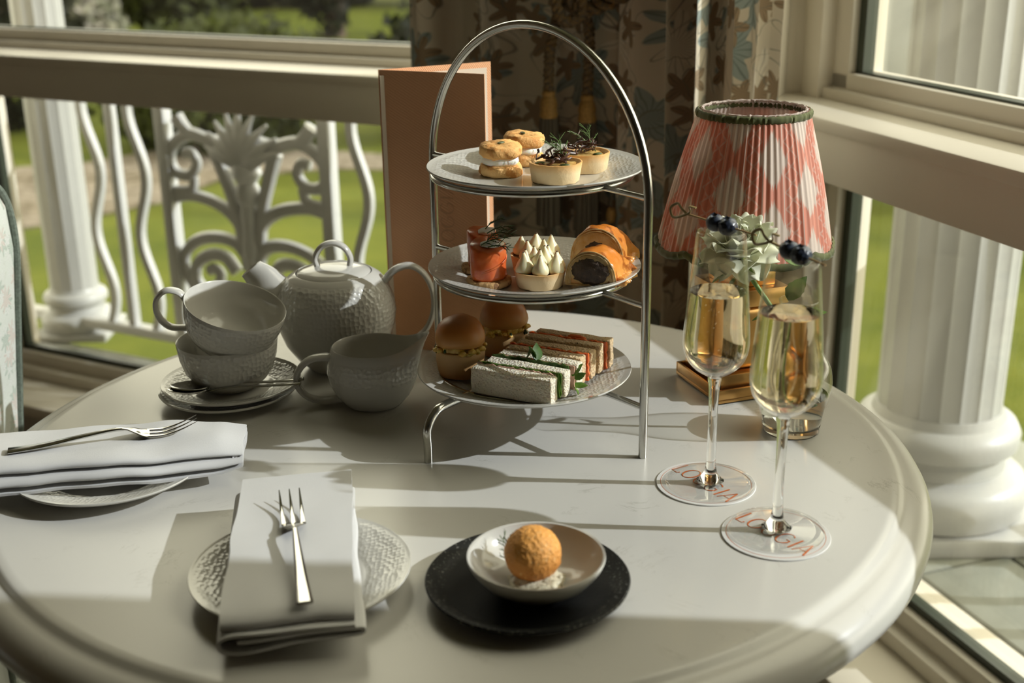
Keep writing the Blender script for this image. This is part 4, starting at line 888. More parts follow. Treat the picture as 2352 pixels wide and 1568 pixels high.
def napkin_left():
    t = empty('folded_napkin', (-0.392, 1.038, 0.0165), math.radians(8.5)); tag(t, 'long rolled white napkin on the left side plate under a fork', 'napkin', 'folded linen napkins')
    P = [(0.040, 0.0215), (0.0, 0.0225), (-0.030, 0.0205), (-0.040, 0.0180), (-0.038, 0.0150), (-0.020, 0.0142), (0.034, 0.0155), (0.040, 0.0135), (0.036, 0.0112), (0.0, 0.0098), (-0.038, 0.0105), (-0.0465, 0.0080), (-0.044, 0.0052), (-0.02, 0.0048), (0.036, 0.0060), (0.041, 0.0035), (0.036, 0.0012), (-0.02, 0.0008), (-0.048, -0.0010)]
    pth = cr([Vector((a, b, 0)) for a, b in P], 4)
    def fr(p):
        s = (p.y+0.14)/0.28; pinch = 1-0.30*max(0, s-0.72)/0.28*0.6
        x = p.x*pinch+0.006*max(0, s-0.7)/0.3; z = p.z*(1-0.18*max(0, s-0.8)/0.2)+0.0015*math.sin(s*9+p.x*60)+0.004*math.exp(-((s-0.62)/0.10)**2)*(-p.x/0.05)*0.4
        if s > 0.93: z = 0.009+(z-0.009)*(1-(s-0.93)*5.5)
        return (p.y, x, z)
    mk('cloth', ribbon(pth, 0.0024, 0.28, 48, fr, wob=0.0035, seed=12), m_linen, t, sharp=60)
    mk('fold_end', xf(ball(1.0, 3, (0.006, 0.033, 0.0070), 0.10, 2.0, 4), (0.1335, 0.004, 0.0100)), m_linen, t)
napkin_left()
def fork(loc, rot, label, ntine=3):
    t = empty('dessert_fork', loc, rot=rot); tag(t, label, 'fork', 'three tined forks on the napkins')
    cen = cr([Vector((0, 0, 0.0035)), Vector((0.03, 0, 0.0045)), Vector((0.065, 0, 0.0085)), Vector((0.095, 0, 0.0110)), Vector((0.108, 0, 0.0085)), Vector((0.116, 0, 0.0050)), Vector((0.123, 0, 0.0032))], 5)
    wd = []; m_ = len(cen)
    for i, p in enumerate(cen):
        s = p.x
        w_ = 0.0062-(0.0062-0.0021)*min(1, s/0.095); w_ = w_ if s < 0.105 else 0.0021+(0.0100-0.0021)*min(1, (s-0.105)/0.014)**0.6
        wd.append(w_)
    rings = []
    for i, p in enumerate(cen):
        th = 0.0021 if p.x < 0.10 else 0.0013
        rings.append([p+Vector((0, math.copysign(abs(math.cos(a))**0.7, math.cos(a))*wd[i], math.copysign(abs(math.sin(a))**0.8, math.sin(a))*th*0.75)) for a in [2*PI*k/20 for k in range(20)]])
    mk('handle', loft(rings), m_steel, t, sharp=50)
    for k in range(ntine):
        y = (k-(ntine-1)/2)*0.0078
        P = cr([Vector((0.121, y*0.96, 0.0036)), Vector((0.135, y, 0.0030)), Vector((0.150, y*1.03, 0.0060)), Vector((0.1665, y*1.05, 0.0125))], 5)
        mk('tine', tube(P, [0.0021-0.0017*(i/(len(P)-1))**1.6 for i in range(len(P))], 8, flat=0.55, up=(0, 1, 0)), m_steel, t)
    return t
fa = math.atan2(0.909-0.754, -0.1835+0.148)
fork((-0.1480, 0.7545, 0.0368), (0, 0, fa), 'steel fork lying lengthwise on the front napkin, tines away from the viewer')
fork((-0.4545, 1.0135, 0.0400), (0, 0, math.atan2(0.0475, 0.1555)), 'steel fork lying on the long napkin at the left, tines to the right')
# ------------------------------------------------------------------ food
def two_tone(name, c_lo, c_hi, z0, z1, rough=0.5, bump=0.4, bscale=250, bdist=0.0008, spots=None, nscale=40, jitter=0.006, extra=None, coat=0.0):
    """crust that browns with height on the thing itself"""
    m, nt, out = new_mat(name)
    c = N(nt, 'TexCoord').outputs['Object']; sep = N(nt, 'SeparateXYZ', {0: c}); nz = N(nt, 'TexNoise', {'Vector': c, 'Scale': nscale, 'Detail': 5, 'Roughness': 0.65})
    zz = math_(nt, 'ADD', sep.outputs[2], math_(nt, 'MULTIPLY', math_(nt, 'SUBTRACT', nz.outputs[0], 0.5), jitter))
    mr = N(nt, 'MapRange', {0: zz, 1: z0, 2: z1}); col = mixc(nt, mr.outputs[0], c_lo, c_hi)
    n2 = N(nt, 'TexNoise', {'Vector': c, 'Scale': bscale, 'Detail': 4})
    if spots:
        k = ramp(nt, N(nt, 'TexNoise', {'Vector': c, 'Scale': spots[1], 'Detail': 3}).outputs[0], [(spots[2], (0, 0, 0)), (spots[2]+0.08, (1, 1, 1))]); col = mixc(nt, k, col, spots[0])
    b = N(nt, 'Bump', {'Height': n2.outputs[0], 'Strength': bump, 'Distance': bdist})
    p = N(nt, 'BsdfPrincipled', {'Base Color': col, 'Roughness': rough, 'Normal': b.outputs[0], 'Coat Weight': coat, 'Coat Roughness': 0.2}); nt.links.new(p.outputs[0], out.inputs[0]); return m
m_bun = two_tone('bun_crust', (0.64, 0.33, 0.10), (0.50, 0.17, 0.03), 0.036, 0.052, rough=0.42, bump=0.12, bscale=120)
m_bunlo = two_tone('bun_side', (0.48, 0.22, 0.06), (0.74, 0.50, 0.24), 0.004, 0.030, rough=0.6, bump=0.2)
m_egg = simple('egg_mayonnaise', (0.88, 0.68, 0.22), rough=0.35, nscale=220, col2=(0.62, 0.36, 0.06), bump=0.5, bscale=260, sss=0.001); m_herb = simple('dark_herb', (0.03, 0.06, 0.015), rough=0.5)
def bun(loc, rz, label, seed):
    t = empty('egg_brioche_bun', loc, rz); tag(t, label, 'sandwich', 'egg mayonnaise buns')
    mk('lower_half', jit(lathe([(0.0005, 0.0), (0.018, 0.0), (0.0225, 0.002), (0.0240, 0.008), (0.0245, 0.018), (0.0250, 0.0255), (0.0235, 0.028), (0.0005, 0.0285)], 40), 0.0014, 60, seed), m_bunlo, t)
    rnd = random.Random(seed); L = []
    for i in range(34):
        a = rnd.uniform(0, 2*PI); r = rnd.uniform(0.019, 0.0262); L.append(ball(rnd.uniform(0.0025, 0.0042), 2, (1, 1, 0.75), 0.25, 2, i, (r*math.cos(a), r*math.sin(a), 0.0300+rnd.uniform(-.0025, .003))))
    L.append(lathe([(0.0005, 0.028), (0.021, 0.028), (0.022, 0.031), (0.021, 0.034), (0.0005, 0.034)], 24)); mk('egg_filling', join(*L), m_egg, t)['kind'] = 'stuff'
    L = []
    for i in range(9):
        a = rnd.uniform(0, 2*PI); L.append(ball(0.0016, 1, (1, 1, 1.4), 0.3, 2, i, (0.0255*math.cos(a), 0.0255*math.sin(a), 0.0300+rnd.uniform(-.003, .003))))
    mk('herb_pieces', join(*L), m_herb, t)['kind'] = 'stuff'
    mk('upper_half', jit(lathe([(0.0005, 0.0335), (0.022, 0.0335), (0.0248, 0.0350), (0.0256, 0.0390), (0.0250, 0.0440), (0.0225, 0.0510), (0.0170, 0.0575), (0.0095, 0.0613), (0.0005, 0.0625)], 48), 0.0016, 45, seed+3), m_bun, t, sharp=80)
Z1, Z2, Z3 = RZ[0]-0.0025, RZ[1]-0.0025, RZ[2]-0.0025
bun((-0.0520, 1.1660, Z1+0.0035), 0.3, 'egg mayonnaise bun at the front left of the lowest tier', 1)
bun((-0.0080, 1.2300, Z1+0.0015), 1.9, 'egg mayonnaise bun behind the front one, next to the brown sandwiches', 6)

def bread_mat(name, c, hole, seeds=None, scale=1.0):
    m, nt, out = new_mat(name); co = N(nt, 'TexCoord').outputs['Object']
    n1 = N(nt, 'TexNoise', {'Vector': co, 'Scale': 260*scale, 'Detail': 5, 'Roughness': 0.7}); v1 = N(nt, 'TexVoronoi', {'Vector': co, 'Scale': 420*scale}); v2 = N(nt, 'TexVoronoi', {'Vector': co, 'Scale': 120})
    h = math_(nt, 'ADD', n1.outputs[0], math_(nt, 'MULTIPLY', v1.outputs[0], 0.8)); pit = ramp(nt, v1.outputs[0], [(0.10, (1, 1, 1)), (0.30, (0, 0, 0))]); pit2 = ramp(nt, v2.outputs[0], [(0.10, (1, 1, 1)), (0.16, (0, 0, 0))])
    col = mixc(nt, math_(nt, 'MULTIPLY', pit, 0.6), c, hole); col = mixc(nt, math_(nt, 'MULTIPLY', pit2, 0.6), col, hole)
    if seeds:
        v3 = N(nt, 'TexVoronoi', {'Vector': co, 'Scale': 190}); k = ramp(nt, v3.outputs[0], [(0.12, (1, 1, 1)), (0.17, (0, 0, 0))]); r_ = ramp(nt, N(nt, 'SeparateColor', {0: v3.outputs['Color']}).outputs[0], [(0.55, (0, 0, 0)), (0.6, (1, 1, 1))])
        col = mixc(nt, math_(nt, 'MULTIPLY', k, r_), col, seeds)
    b = N(nt, 'Bump', {'Height': h, 'Strength': 1.0, 'Distance': 0.0020})
    p = N(nt, 'BsdfPrincipled', {'Base Color': col, 'Roughness': 0.9, 'Normal': b.outputs[0], 'Specular IOR Level': 0.15, 'Subsurface Weight': 0.4, 'Subsurface Radius': (1, .7, .4), 'Subsurface Scale': 0.002}); nt.links.new(p.outputs[0], out.inputs[0]); return m
m_white = bread_mat('white_bread', (0.86, 0.78, 0.62), (0.50, 0.36, 0.20)); m_brown = bread_mat('seeded_brown_bread', (0.72, 0.53, 0.32), (0.36, 0.22, 0.10), (0.06, 0.035, 0.02))
m_salmon = simple('smoked_salmon', (0.76, 0.20, 0.055), rough=0.25, nscale=70, col2=(0.66, 0.13, 0.03), bump=0.2, bscale=90, sss=0.002, coat=0.4); m_cheese = simple('cream_cheese', (0.72, 0.70, 0.60), rough=0.4, bump=0.3, bscale=200)
m_ham = simple('ham_slice', (0.66, 0.40, 0.30), rough=0.4); m_lett = simple('lettuce_leaf', (0.20, 0.36, 0.05), rough=0.4, nscale=90, col2=(0.07, 0.17, 0.02), trans=0.2); m_rocket = simple('rocket_leaf', (0.09, 0.19, 0.03), rough=0.45, nscale=80, namt=0.4, trans=0.2)
e1 = Vector((0.899, -0.438, 0)); SA = math.atan2(e1.y, e1.x)
def slice_(L, th, h, seed): 
    b = box(0, L, 0, th, 0, h, 0.0016, 2, 0); bm = bmesh.new()
    v = [bm.verts.new(p) for p in b[0]]; [bm.faces.new([v[i] for i in q]) for q in b[1]]; bmesh.ops.triangulate(bm, faces=bm.faces[:]); bmesh.ops.subdivide_edges(bm, edges=[e for e in bm.edges if e.calc_length() > 0.006], cuts=5, use_grid_fill=False)
    bmesh.ops.triangulate(bm, faces=bm.faces[:]); bm.verts.index_update(); r = [q.co.copy() for q in bm.verts], [tuple(q.index for q in g.verts) for g in bm.faces]; bm.free()
    return jit(jit(r, 0.0011, 70, seed), 0.0006, 420, seed)
def wavy(L, th, h, y, z0, seed, amp=0.0016, x0=-0.001):
    v, f = [], []; n, m_ = 40, 8
    for s in (0, 1):
        for i in range(n+1):
            for j in range(m_+1):
                x = x0+L*i/n; z = z0+h*j/m_; yy = y+amp*noise.noise(Vector((x*160, z*120, seed)))+(s-0.5)*th
                v.append(Vector((x+0.0015*noise.noise(Vector((z*300, seed, 1)))*(i in (0, n)), yy, z+0.0022*noise.noise(Vector((x*230, seed, 5)))*(j in (0, m_)))))
    o = (n+1)*(m_+1)
    for s in (0, 1):
        for i in range(n):
            for j in range(m_): k = s*o+i*(m_+1)+j; f.append((k, k+1, k+m_+2, k+m_+1))
    for i in range(n):
        for j in (0, m_): k = i*(m_+1)+j; f.append((k, k+m_+1, k+m_+1+o, k+o))
    for j in range(m_):
        for i in (0, n): k = i*(m_+1)+j; f.append((k, k+1, k+1+o, k+o))
    return v, f
S0 = Vector((-0.0405, 1.107, 0)); e2 = Vector((0.438, 0.899, 0))
def sand_at(y): return S0+e2*y+e1*(0.14*y)
sw = empty('finger_sandwich', sand_at(0)+Vector((0, 0, Z1+0.0065)), SA); tag(sw, 'white bread sandwich of three slices with lettuce and ham, front of the lowest tier', 'sandwich', 'finger sandwiches')
L_ = 0.085
for k, (y, th, h, dx) in enumerate([(0.0, 0.0155, 0.0255, 0), (0.0225, 0.0145, 0.0260, 0.004), (0.0440, 0.0130, 0.0275, 0.008)]):
    mk('bread_slice', xf(slice_(L_, th, h, k*3+1), (dx, y, 0)), m_white, sw, sharp=80)
mk('ham', wavy(L_-0.002, 0.0012, 0.0235, 0.0172, 0.002, 4), m_ham, sw); mk('lettuce', wavy(L_+0.001, 0.0010, 0.0255, 0.0190, 0.001, 7, 0.0026), m_lett, sw); mk('lettuce', wavy(L_+0.002, 0.0010, 0.0235, 0.0208, 0.002, 9, 0.0022), m_lett, sw)
mk('ham', wavy(L_-0.002, 0.0014, 0.0235, 0.0418, 0.003, 14, x0=0.008), m_ham, sw); mk('rocket', wavy(L_-0.004, 0.0010, 0.0270, 0.0392, 0.001, 17, 0.0024, 0.005), m_rocket, sw)
for k, (x, z, a, b, L) in enumerate([(0.052, 0.027, -0.9, 1.9, 0.020), (0.050, 0.027, -1.1, 2.6, 0.015), (0.040, 0.027, -0.8, 1.3, 0.013), (0.092, 0.010, 0.1, -0.2, 0.016), (0.091, 0.014, -0.5, 0.5, 0.013), (0.090, 0.006, 0.3, -0.6, 0.012), (0.089, 0.017, -0.9, 0.9, 0.016)]):
    mk('rocket_leaf', xf(leafm(L, L*0.28, 0.2), rot=(0.5+k, a, b)), m_rocket if k < 3 else m_lett, sw, (x, 0.040+0.0012*(k % 3), z))
for i, (y0, lab) in enumerate([(0.0600, 'brown seeded smoked salmon sandwich in the middle of the row'), (0.0955, 'brown seeded smoked salmon sandwich furthest back on the lowest tier')]):
    s = empty('finger_sandwich', sand_at(y0)+Vector((0, 0, Z1+0.0058+0.001*i)), SA); tag(s, lab, 'sandwich', 'finger sandwiches')
    Lb, hb = 0.082, 0.029
    mk('bread_slice', slice_(Lb, 0.0120, hb, 21+i), m_brown, s, sharp=80); mk('bread_slice', xf(slice_(Lb, 0.0125, hb, 31+i), (0.003, 0.0190, 0)), m_brown, s, sharp=80)
    mk('cream_cheese', wavy(Lb, 0.0022, hb-0.003, 0.0170, 0.0015, 41+i, 0.001), m_cheese, s); mk('salmon', wavy(Lb+0.003, 0.0028, hb-0.0005, 0.0142, 0.001, 51+i, 0.0014), m_salmon, s)
    if i == 1: mk('salmon_fold', xf(ball(1.0, 3, (0.010, 0.003, 0.003), 0.2, 2, 3), (0.050, 0.017, hb)), m_salmon, s)

# dill sprigs
m_dill = simple('dill', (0.10, 0.17, 0.045), rough=0.5); m_dilld = simple('dark_dill', (0.035, 0.07, 0.02), rough=0.5)
def dill(parent, loc, rot, L, seed, mat=None, th=0.00030, name='dill_sprig', dense=8):
    rnd = random.Random(seed); parts = []
    main = cr([(0, 0, 0), (L*0.3, L*0.04, L*0.08), (L*0.65, -L*0.04, L*0.12), (L, 0.0, L*0.08)], 4); parts.append(tube(main, [th*1.5*(1-0.5*i/len(main)) for i in range(len(main))], 5))
    for k in range(dense):
        p = main[2+int((len(main)-4)*k/dense)]; sg = 1 if k % 2 else -1; ll = L*rnd.uniform(.28, .45)*(1-0.35*k/dense)
        d = Vector((rnd.uniform(.5, .9), sg*rnd.uniform(.5, 1), rnd.uniform(-.3, .7))).normalized(); q = p+d*ll; parts.append(tube([p, p+d*ll*0.5+Vector((0, 0, ll*.08)), q], [th, th*.9, th*.5], 4))
        for m_ in range(3):
            p2 = p+d*ll*(0.35+0.22*m_); d2 = (d+Vector((rnd.uniform(-.2, .8), rnd.uniform(-.8, .8), rnd.uniform(-.5, .7)))).normalized(); parts.append(tube([p2, p2+d2*ll*0.42], [th*.8, th*.4], 4))
    return mk(name, join(*parts), mat or m_dill, parent, loc, rot)
# savoury biscuits with cream
m_bisc = two_tone('golden_biscuit', (0.84, 0.55, 0.24), (0.80, 0.44, 0.15), 0.0, 0.012, rough=0.75, bump=0.9, bscale=200, bdist=0.0015, nscale=70, jitter=0.02, spots=((0.66, 0.30, 0.08), 130, 0.52))
m_cream = simple('whipped_cream_cheese', (0.86, 0.84, 0.78), rough=0.5, bump=0.4, bscale=150, sss=0.002); m_caper = simple('green_seed', (0.10, 0.11, 0.04), rough=0.4)
def disc(r, h, seed, n=48, amp=0.0016): return jit(jit(lathe([(0.0005, 0.0), (r*0.93, 0.0), (r, h*0.22), (r*1.0, h*0.7), (r*0.94, h), (r*0.5, h*1.02), (0.0005, h*1.02)], n), amp, 110, seed), amp*0.5, 330, seed)
def biscuit(loc, rz, label, seed):
    t = empty('cheese_biscuit', loc, rz); tag(t, label, 'biscuit', 'filled savoury biscuits')
    mk('biscuit_half', xf(disc(0.0215, 0.0105, seed), rot=(0.0, 0.05, 0)), m_bisc, t, sharp=80)
    mk('cream_filling', xf(jit(lathe([(0.0005, 0.0), (0.016, 0.0), (0.0185, 0.003), (0.0178, 0.007), (0.0155, 0.010), (0.0005, 0.0102)], 40), 0.0014, 90, seed), (0, 0, 0.0100)), m_cream, t, sharp=80)
    mk('biscuit_half', xf(disc(0.0208, 0.0100, seed+9), (0, 0, 0.0200), (0.07, -0.05, 0.5)), m_bisc, t, sharp=80)
    mk('green_seed', xf(ball(1, 2, (0.0050, 0.0024, 0.0012)), (0.001, 0.001, 0.0312), (0.05, 0, 0.6)), m_caper, t)
p = at(1150, 396, Z3+.002); biscuit((p.x, p.y, Z3), 0.2, 'cream filled cheese biscuit at the front left of the top tier', 2)
p = at(1203, 371, Z3+.002); biscuit((p.x, p.y, Z3), 1.3, 'cream filled cheese biscuit behind the front one on the top tier', 15)
# tartlets
m_tart = two_tone('shortcrust', (0.85, 0.66, 0.40), (0.78, 0.43, 0.15), 0.010, 0.019, rough=0.75, bump=0.45, bscale=240, bdist=0.0008)
m_quiche = simple('baked_quiche_filling', (0.70, 0.50, 0.18), rough=0.35, nscale=130, col2=(0.48, 0.22, 0.05), bump=0.6, bscale=160, bdist=0.0015); m_onion = simple('charred_onion', (0.035, 0.018, 0.018), rough=0.4, nscale=150, col2=(0.12, 0.05, 0.03))
m_green = simple('green_vegetable', (0.07, 0.10, 0.03), rough=0.4)
def shell(t, r, h, seed): return mk('pastry_case', jit(lathe([(0.0005, 0.0), (r*0.86, 0.0), (r*0.90, 0.0012), (r*0.99, h*0.93), (r, h*0.99), (r*0.975, h), (r*0.92, h*0.98), (r*0.86, h*0.70), (0.0005, h*0.66)], 64), 0.0006, 120, seed), m_tart, t, sharp=80)
def quiche(loc, rz, label, seed):
    t = empty('vegetable_tartlet', loc, rz); tag(t, label, 'tartlet', 'vegetable tartlets'); r, h = 0.0255, 0.0190; shell(t, r, h, seed)
    mk('quiche_filling', xf(jit(lathe([(0.0005, 0.0165), (0.012, 0.0172), (0.0215, 0.0160), (0.0232, 0.0140), (0.0005, 0.0135)], 40), 0.0022, 130, seed)), m_quiche, t, sharp=80)
    rnd = random.Random(seed)
    for k in range(18):
        a = rnd.uniform(0, 2*PI); P = [Vector((rnd.uniform(-.018, .004), rnd.uniform(-.012, .012), 0.0185+rnd.uniform(0, .006)))]
        for j in range(5): P.append(P[-1]+Vector((rnd.uniform(-.003, .007), rnd.uniform(-.005, .005), rnd.uniform(-.002, .004))))
        mk('onion_shred', tube(cr(P, 3), 0.0012, 6, flat=0.5), m_onion, t)
    for k in range(3): mk('green_slice', xf(ball(1, 2, (0.005, 0.003, 0.0012), 0.2, 2, k), (0.015*math.cos(k*2.1+1), 0.015*math.sin(k*2.1+1), 0.0175)), m_green, t)
    dill(t, (0.010, -0.006, 0.0185), (0.1, -0.75, 2.3-rz), 0.034, seed, th=0.00042); dill(t, (0.012, 0.0, 0.0190), (0.4, -0.5, 2.7-rz), 0.032, seed+2, th=0.00042)
p = at(1276, 410, Z3+.002); quiche((p.x, p.y, Z3), 0.1, 'vegetable tartlet with charred onion and dill, front right of the top tier', 3)
p = at(1341, 386, Z3+.002); quiche((p.x, p.y, Z3), 0.6, 'vegetable tartlet with dill standing behind the front tartlet', 12)
m_kiss = simple('piped_lemon_cream', (0.88, 0.80, 0.54), rough=0.42, sss=0.002); m_burn = simple('scorched_tip', (0.09, 0.04, 0.015), rough=0.6); m_curd = simple('dark_filling', (0.20, 0.09, 0.03), rough=0.4)
def kiss(s, seed):
    def fn(p, a, j): k = (p.z/(0.018*s)); return Vector((p.x+0.0012*s*k*k*math.sin(seed), p.y+0.0012*s*k*k*math.cos(seed*2.0), p.z))
    return jit(lathe([(0.0005, 0), (0.0070*s, 0), (0.0084*s, 0.0022*s), (0.0083*s, 0.0050*s), (0.0066*s, 0.0085*s), (0.0042*s, 0.0120*s), (0.0024*s, 0.0155*s), (0.0012*s, 0.0180*s), (0.0003, 0.0190*s)], 28, fn=fn), 0.0005, 150, seed)
def creamtart(loc, rz, label, seed, ks):
    t = empty('piped_cream_tartlet', loc, rz); tag(t, label, 'tartlet', 'piped cream tartlets'); shell(t, 0.0252, 0.0165, seed)
    mk('dark_filling', lathe([(0.0005, 0.0125), (0.022, 0.0125), (0.0225, 0.0145), (0.0005, 0.0150)], 32), m_curd, t)
    for k, (x, y, z, s) in enumerate(ks):
        q = mk('cream_peak', kiss(s, seed+k), m_kiss, t, (x, y, z), sharp=80)
        mk('scorched_tip', xf(ball(0.0009, 1, (1.3, 1.3, 0.7), 0.5, 2, k), (0.0012*s*math.sin(seed+k), 0.0012*s*math.cos((seed+k)*2.0), 0.0186*s)), m_burn, q)
p = at(1240, 650, Z2+.002)
creamtart((p.x, p.y, Z2), 0.0, 'tartlet topped with scorched cream peaks at the centre of the middle tier', 5, [(-0.0145, -0.0075, 0.0150, 1.12), (0.0005, -0.0150, 0.0148, 1.0), (0.0148, -0.0090, 0.0150, 1.05), (-0.0010, -0.0015, 0.0190, 0.95), (-0.0140, 0.0085, 0.0150, 1.0), (0.0175, 0.0055, 0.0145, 0.95), (0.0060, 0.0080, 0.0200, 0.95), (-0.0045, 0.0165, 0.0160, 1.0), (0.0080, 0.0190, 0.0150, 1.05)])
creamtart((p.x-0.003, p.y+0.054, Z2+0.0005), 0.5, 'second cream peak tartlet, half hidden at the back of the middle tier', 11, [(-0.014, -0.009, 0.0150, 1.05), (0.002, -0.0145, 0.0150, 1.05), (0.0155, -0.005, 0.0150, 1.05), (0.0, 0.002, 0.0185, 1.0), (-0.010, 0.012, 0.015, 1.0), (0.010, 0.014, 0.015, 1.0)])
# salmon canapes
m_oat = two_tone('oat_biscuit', (0.50, 0.30, 0.13), (0.56, 0.34, 0.14), 0.0, 0.006, rough=0.85, bump=1.0, bscale=230, bdist=0.0015, spots=((0.24, 0.12, 0.05), 150, 0.58), nscale=80)
def canape(loc, rz, label, seed):
    t = empty('salmon_canape', loc, rz); tag(t, label, 'canape', 'smoked salmon canapes')
    mk('oat_biscuit', disc(0.0225, 0.0058, seed, amp=0.0014), m_oat, t, sharp=80)
    rings = []
    for j in range(13):
        tt = j/12; z = 0.0055+0.036*tt; ring = []
        for k in range(48):
            a = 2*PI*k/48; sp_ = 0.0011*((a/(2*PI)+0.3*tt) % 1.0); r = 0.0172*(1-0.06*tt**3)*(1+0.05*math.sin(2*a+tt*2))+sp_+0.0008*noise.noise(Vector((math.cos(a)*3, math.sin(a)*3, tt*5+seed)))
            if j in (0, 12): r *= 0.93
            ring.append(Vector((r*math.cos(a), r*0.92*math.sin(a), z+0.004*math.sin(a)*tt-0.0015*(j == 12))))
        rings.append(ring)
    mk('salmon_roll', loft(rings), m_salmon, t, sharp=80)
    mk('cream_filling', xf(ball(1, 3, (0.0115, 0.0085, 0.0035), 0.15, 2, seed), (0.003, -0.003, 0.0405)), m_cream, t)
    P = cr([Vector((0.0178*math.cos(a), 0.0165*math.sin(a), 0.012+0.016*(a+2.6)/2.4)) for a in [-2.6+0.3*i for i in range(9)]], 3)
    mk('salmon_edge', tube(P, [0.0012]*len(P), 6, flat=0.5, up=(0, 0, 1)), m_salmon, t)
    dill(t, (-0.010, -0.010, 0.0420), (0.1, -0.12, 0.25-rz), 0.030, seed, m_dilld, 0.00042); dill(t, (-0.004, -0.012, 0.0400), (0.3, 0.12, 0.05-rz), 0.026, seed+4, m_dilld, 0.00042); dill(t, (-0.002, -0.004, 0.0440), (0.0, -0.3, 0.6-rz), 0.024, seed+6, m_dilld, 0.0004, dense=7)
p = at(1123, 646, Z2+.003); canape((p.x, p.y, Z2+0.001), 0.3, 'smoked salmon roll with dill on an oat biscuit, left of the cream peaks', 4)
canape((p.x-0.006, p.y+0.046, Z2+0.001), 1.1, 'second salmon canape hidden behind the front one, only its dark biscuit showing', 14)
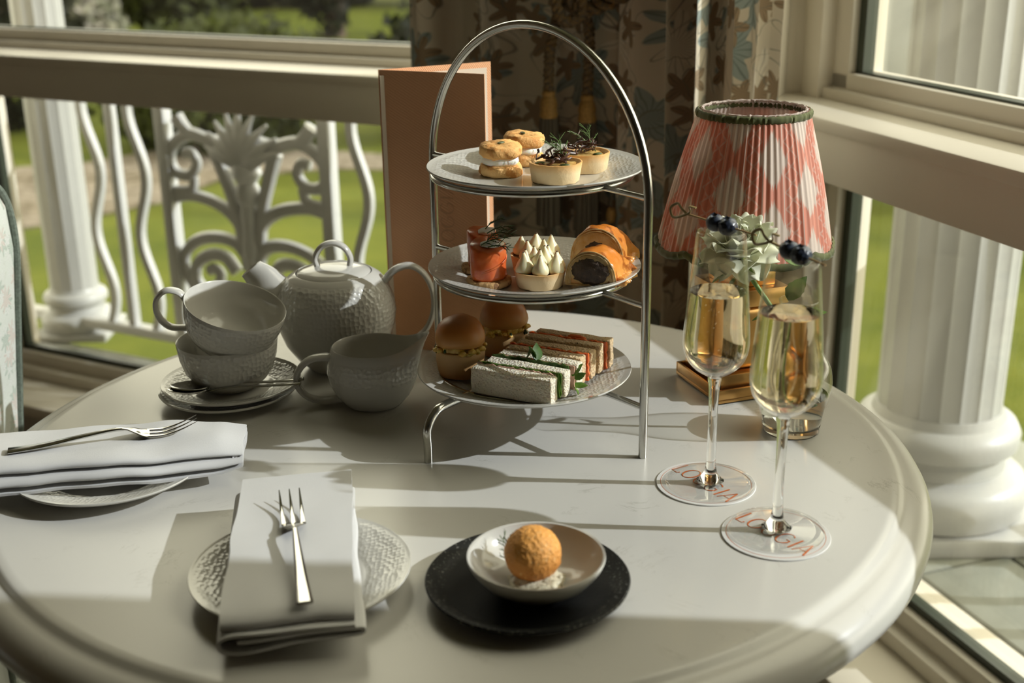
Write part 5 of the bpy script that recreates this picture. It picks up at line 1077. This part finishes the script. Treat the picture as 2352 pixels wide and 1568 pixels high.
# puff pastry slices
m_puff = two_tone('glazed_puff_pastry', (0.78, 0.38, 0.09), (0.68, 0.22, 0.03), 0.004, 0.022, rough=0.30, bump=0.7, bscale=90, bdist=0.0016, spots=((0.36, 0.10, 0.015), 80, 0.53), nscale=60, jitter=0.03, coat=0.35)
m_flake = simple('pale_pastry_layers', (0.74, 0.58, 0.32), rough=0.7, nscale=90, col2=(0.60, 0.36, 0.12), bump=0.5, bscale=200); m_meat = simple('dark_minced_filling', (0.085, 0.052, 0.032), rough=0.5, nscale=160, col2=(0.035, 0.02, 0.014), bump=1.0, bscale=170, bdist=0.002)
def puff(loc, rz, label, seed, W_=0.050, H_=0.035, L=0.046, mk_=1.0):
    t = empty('sausage_roll', loc, rz); tag(t, label, 'pastry', 'puff pastry slices')
    def sec(k, s, shrink=1.0):
        a = PI*k/26; x = -math.cos(a)*W_/2*shrink; z = (abs(math.sin(a))**0.75)*H_*shrink
        return x, z
    # local: x across the cut face, -y is the cut face, +y runs back; flattens and spreads to the right end
    rings = []; nL = 16
    for j in range(nL+1):
        s = j/nL; ring = []; sh = 1-0.55*max(0, s-0.55)**1.3/0.45**1.3*0.9
        for k in range(27):
            x, z = sec(k, s); d = 0.0026*noise.noise(Vector((x*90, s*6+seed, z*90)))+0.0012*noise.noise(Vector((x*300, s*20+seed, z*300)))
            ring.append(Vector((x*(1+0.05*s)*(1+d*20)+0.010*s*s, s*L+0.002*noise.noise(Vector((k*.5, seed, 3)))*(j in (0, nL)), max(0.0, z*sh*(1+d*22)))))
        for k in range(25, 0, -1): x, z = sec(k, s); ring.append(Vector((x*(1+0.05*s)+0.010*s*s, s*L, 0.0)))
        rings.append(ring)
    # open cut face: shell with an inner pocket
    mk('pastry_crust', loft(rings), m_puff, t, sharp=80)
    P = []
    for q in range(5):
        f_ = 0.985-0.045*q; path_ = [Vector((sec(k, 0)[0]*f_, -0.0006-0.0004*(q % 2)-0.0009*noise.noise(Vector((k*.6, q, seed))), max(0.0006, sec(k, 0)[1]*f_-0.0003*q))) for k in range(27)]
        P.append(tube(path_, 0.00075, 5))
    base_ = [Vector((x, -0.0008, 0.0012)) for x in [(-W_/2+W_*i/10)*0.95 for i in range(11)]]; P.append(tube(base_, 0.0010, 5))
    mk('pastry_layers', join(*P), m_flake, t)
    mk('cut_face', xf(ball(1, 4, (W_*0.455, 0.0022, H_*0.44), 0.03, 3, seed), (0, -0.0002, H_*0.46)), m_flake, t)
    mk('meat_filling', xf(ball(1, 4, (W_*0.375*mk_, 0.0050, H_*0.375*mk_), 0.16, 4, seed+2), (0.0, -0.0003, H_*0.43)), m_meat, t, sharp=80)
    # crimped edge to the right
    rnd = random.Random(seed)
    for k in range(6):
        y = L*(0.15+0.14*k); mk('crimped_flap', xf(ball(1, 3, (0.0085, 0.0050, 0.0042), 0.25, 2, k+seed), (W_*0.5+0.002, y, 0.0045)), m_puff, t, sharp=80)
p = at(1356, 655, Z2+.004); puff((p.x, p.y-0.001, Z2+0.003), math.radians(-18), 'puff pastry slice with dark filling, cut face forward on the middle tier', 3)
p = at(1368, 612, Z2+.004); puff((p.x+0.001, p.y-0.002, Z2+0.006), math.radians(-14), 'puff pastry slice behind the front one, mostly its glazed top showing', 9, 0.054, 0.038, 0.036, 0.62)
# fried ball in the bowl
m_fried = two_tone('fried_breadcrumb_crust', (0.50, 0.17, 0.03), (0.76, 0.34, 0.07), 0.002, 0.034, rough=0.6, bump=1.0, bscale=380, bdist=0.0016, spots=((0.72, 0.40, 0.14), 260, 0.60), nscale=70, jitter=0.03)
ab = empty('fried_rice_ball', (0.0135, 0.828, 0.0125)); tag(ab, 'golden breadcrumbed fried ball sitting on sauce in the white bowl', 'croquette')
mk('crust', jit(xf(ball(0.0218, 5, (1, 1, 0.97), 0.03, 2, 5), (0, 0, 0.0235)), 0.0007, 700, 3), m_fried, ab, sharp=80)
m_sauce = simple('speckled_tartare_sauce', (0.62, 0.58, 0.44), rough=0.35, nscale=330, col2=(0.20, 0.17, 0.10), bump=0.7, bscale=260, bdist=0.0015, stops=(0.36, 0.5))
sa = mk('tartare_sauce', jit(ball(1, 4, (0.0215, 0.0205, 0.0055), 0.10, 2, 7), 0.0018, 200, 2), m_sauce, None, (0.0165, 0.8225, 0.0160), sharp=80); tag(sa, 'speckled pale sauce under the fried ball', 'sauce')
dl = empty('dill_garnish', (-0.004, 0.836, 0.018)); tag(dl, 'feathery dill sprig leaning on the left of the fried ball', 'herb')
dill(dl, (0.004, -0.002, -0.002), (0, -1.15, 2.6), 0.030, 3, th=0.0004, dense=10); dill(dl, (0.002, 0.004, 0.0), (0, -0.8, 2.2), 0.026, 6, th=0.0004, dense=9)
# ------------------------------------------------------------------ lift everything from table-top height to floor height
for o in bpy.data.objects:
    if o.parent is None and o.type != 'CAMERA': o.location.z += TZ
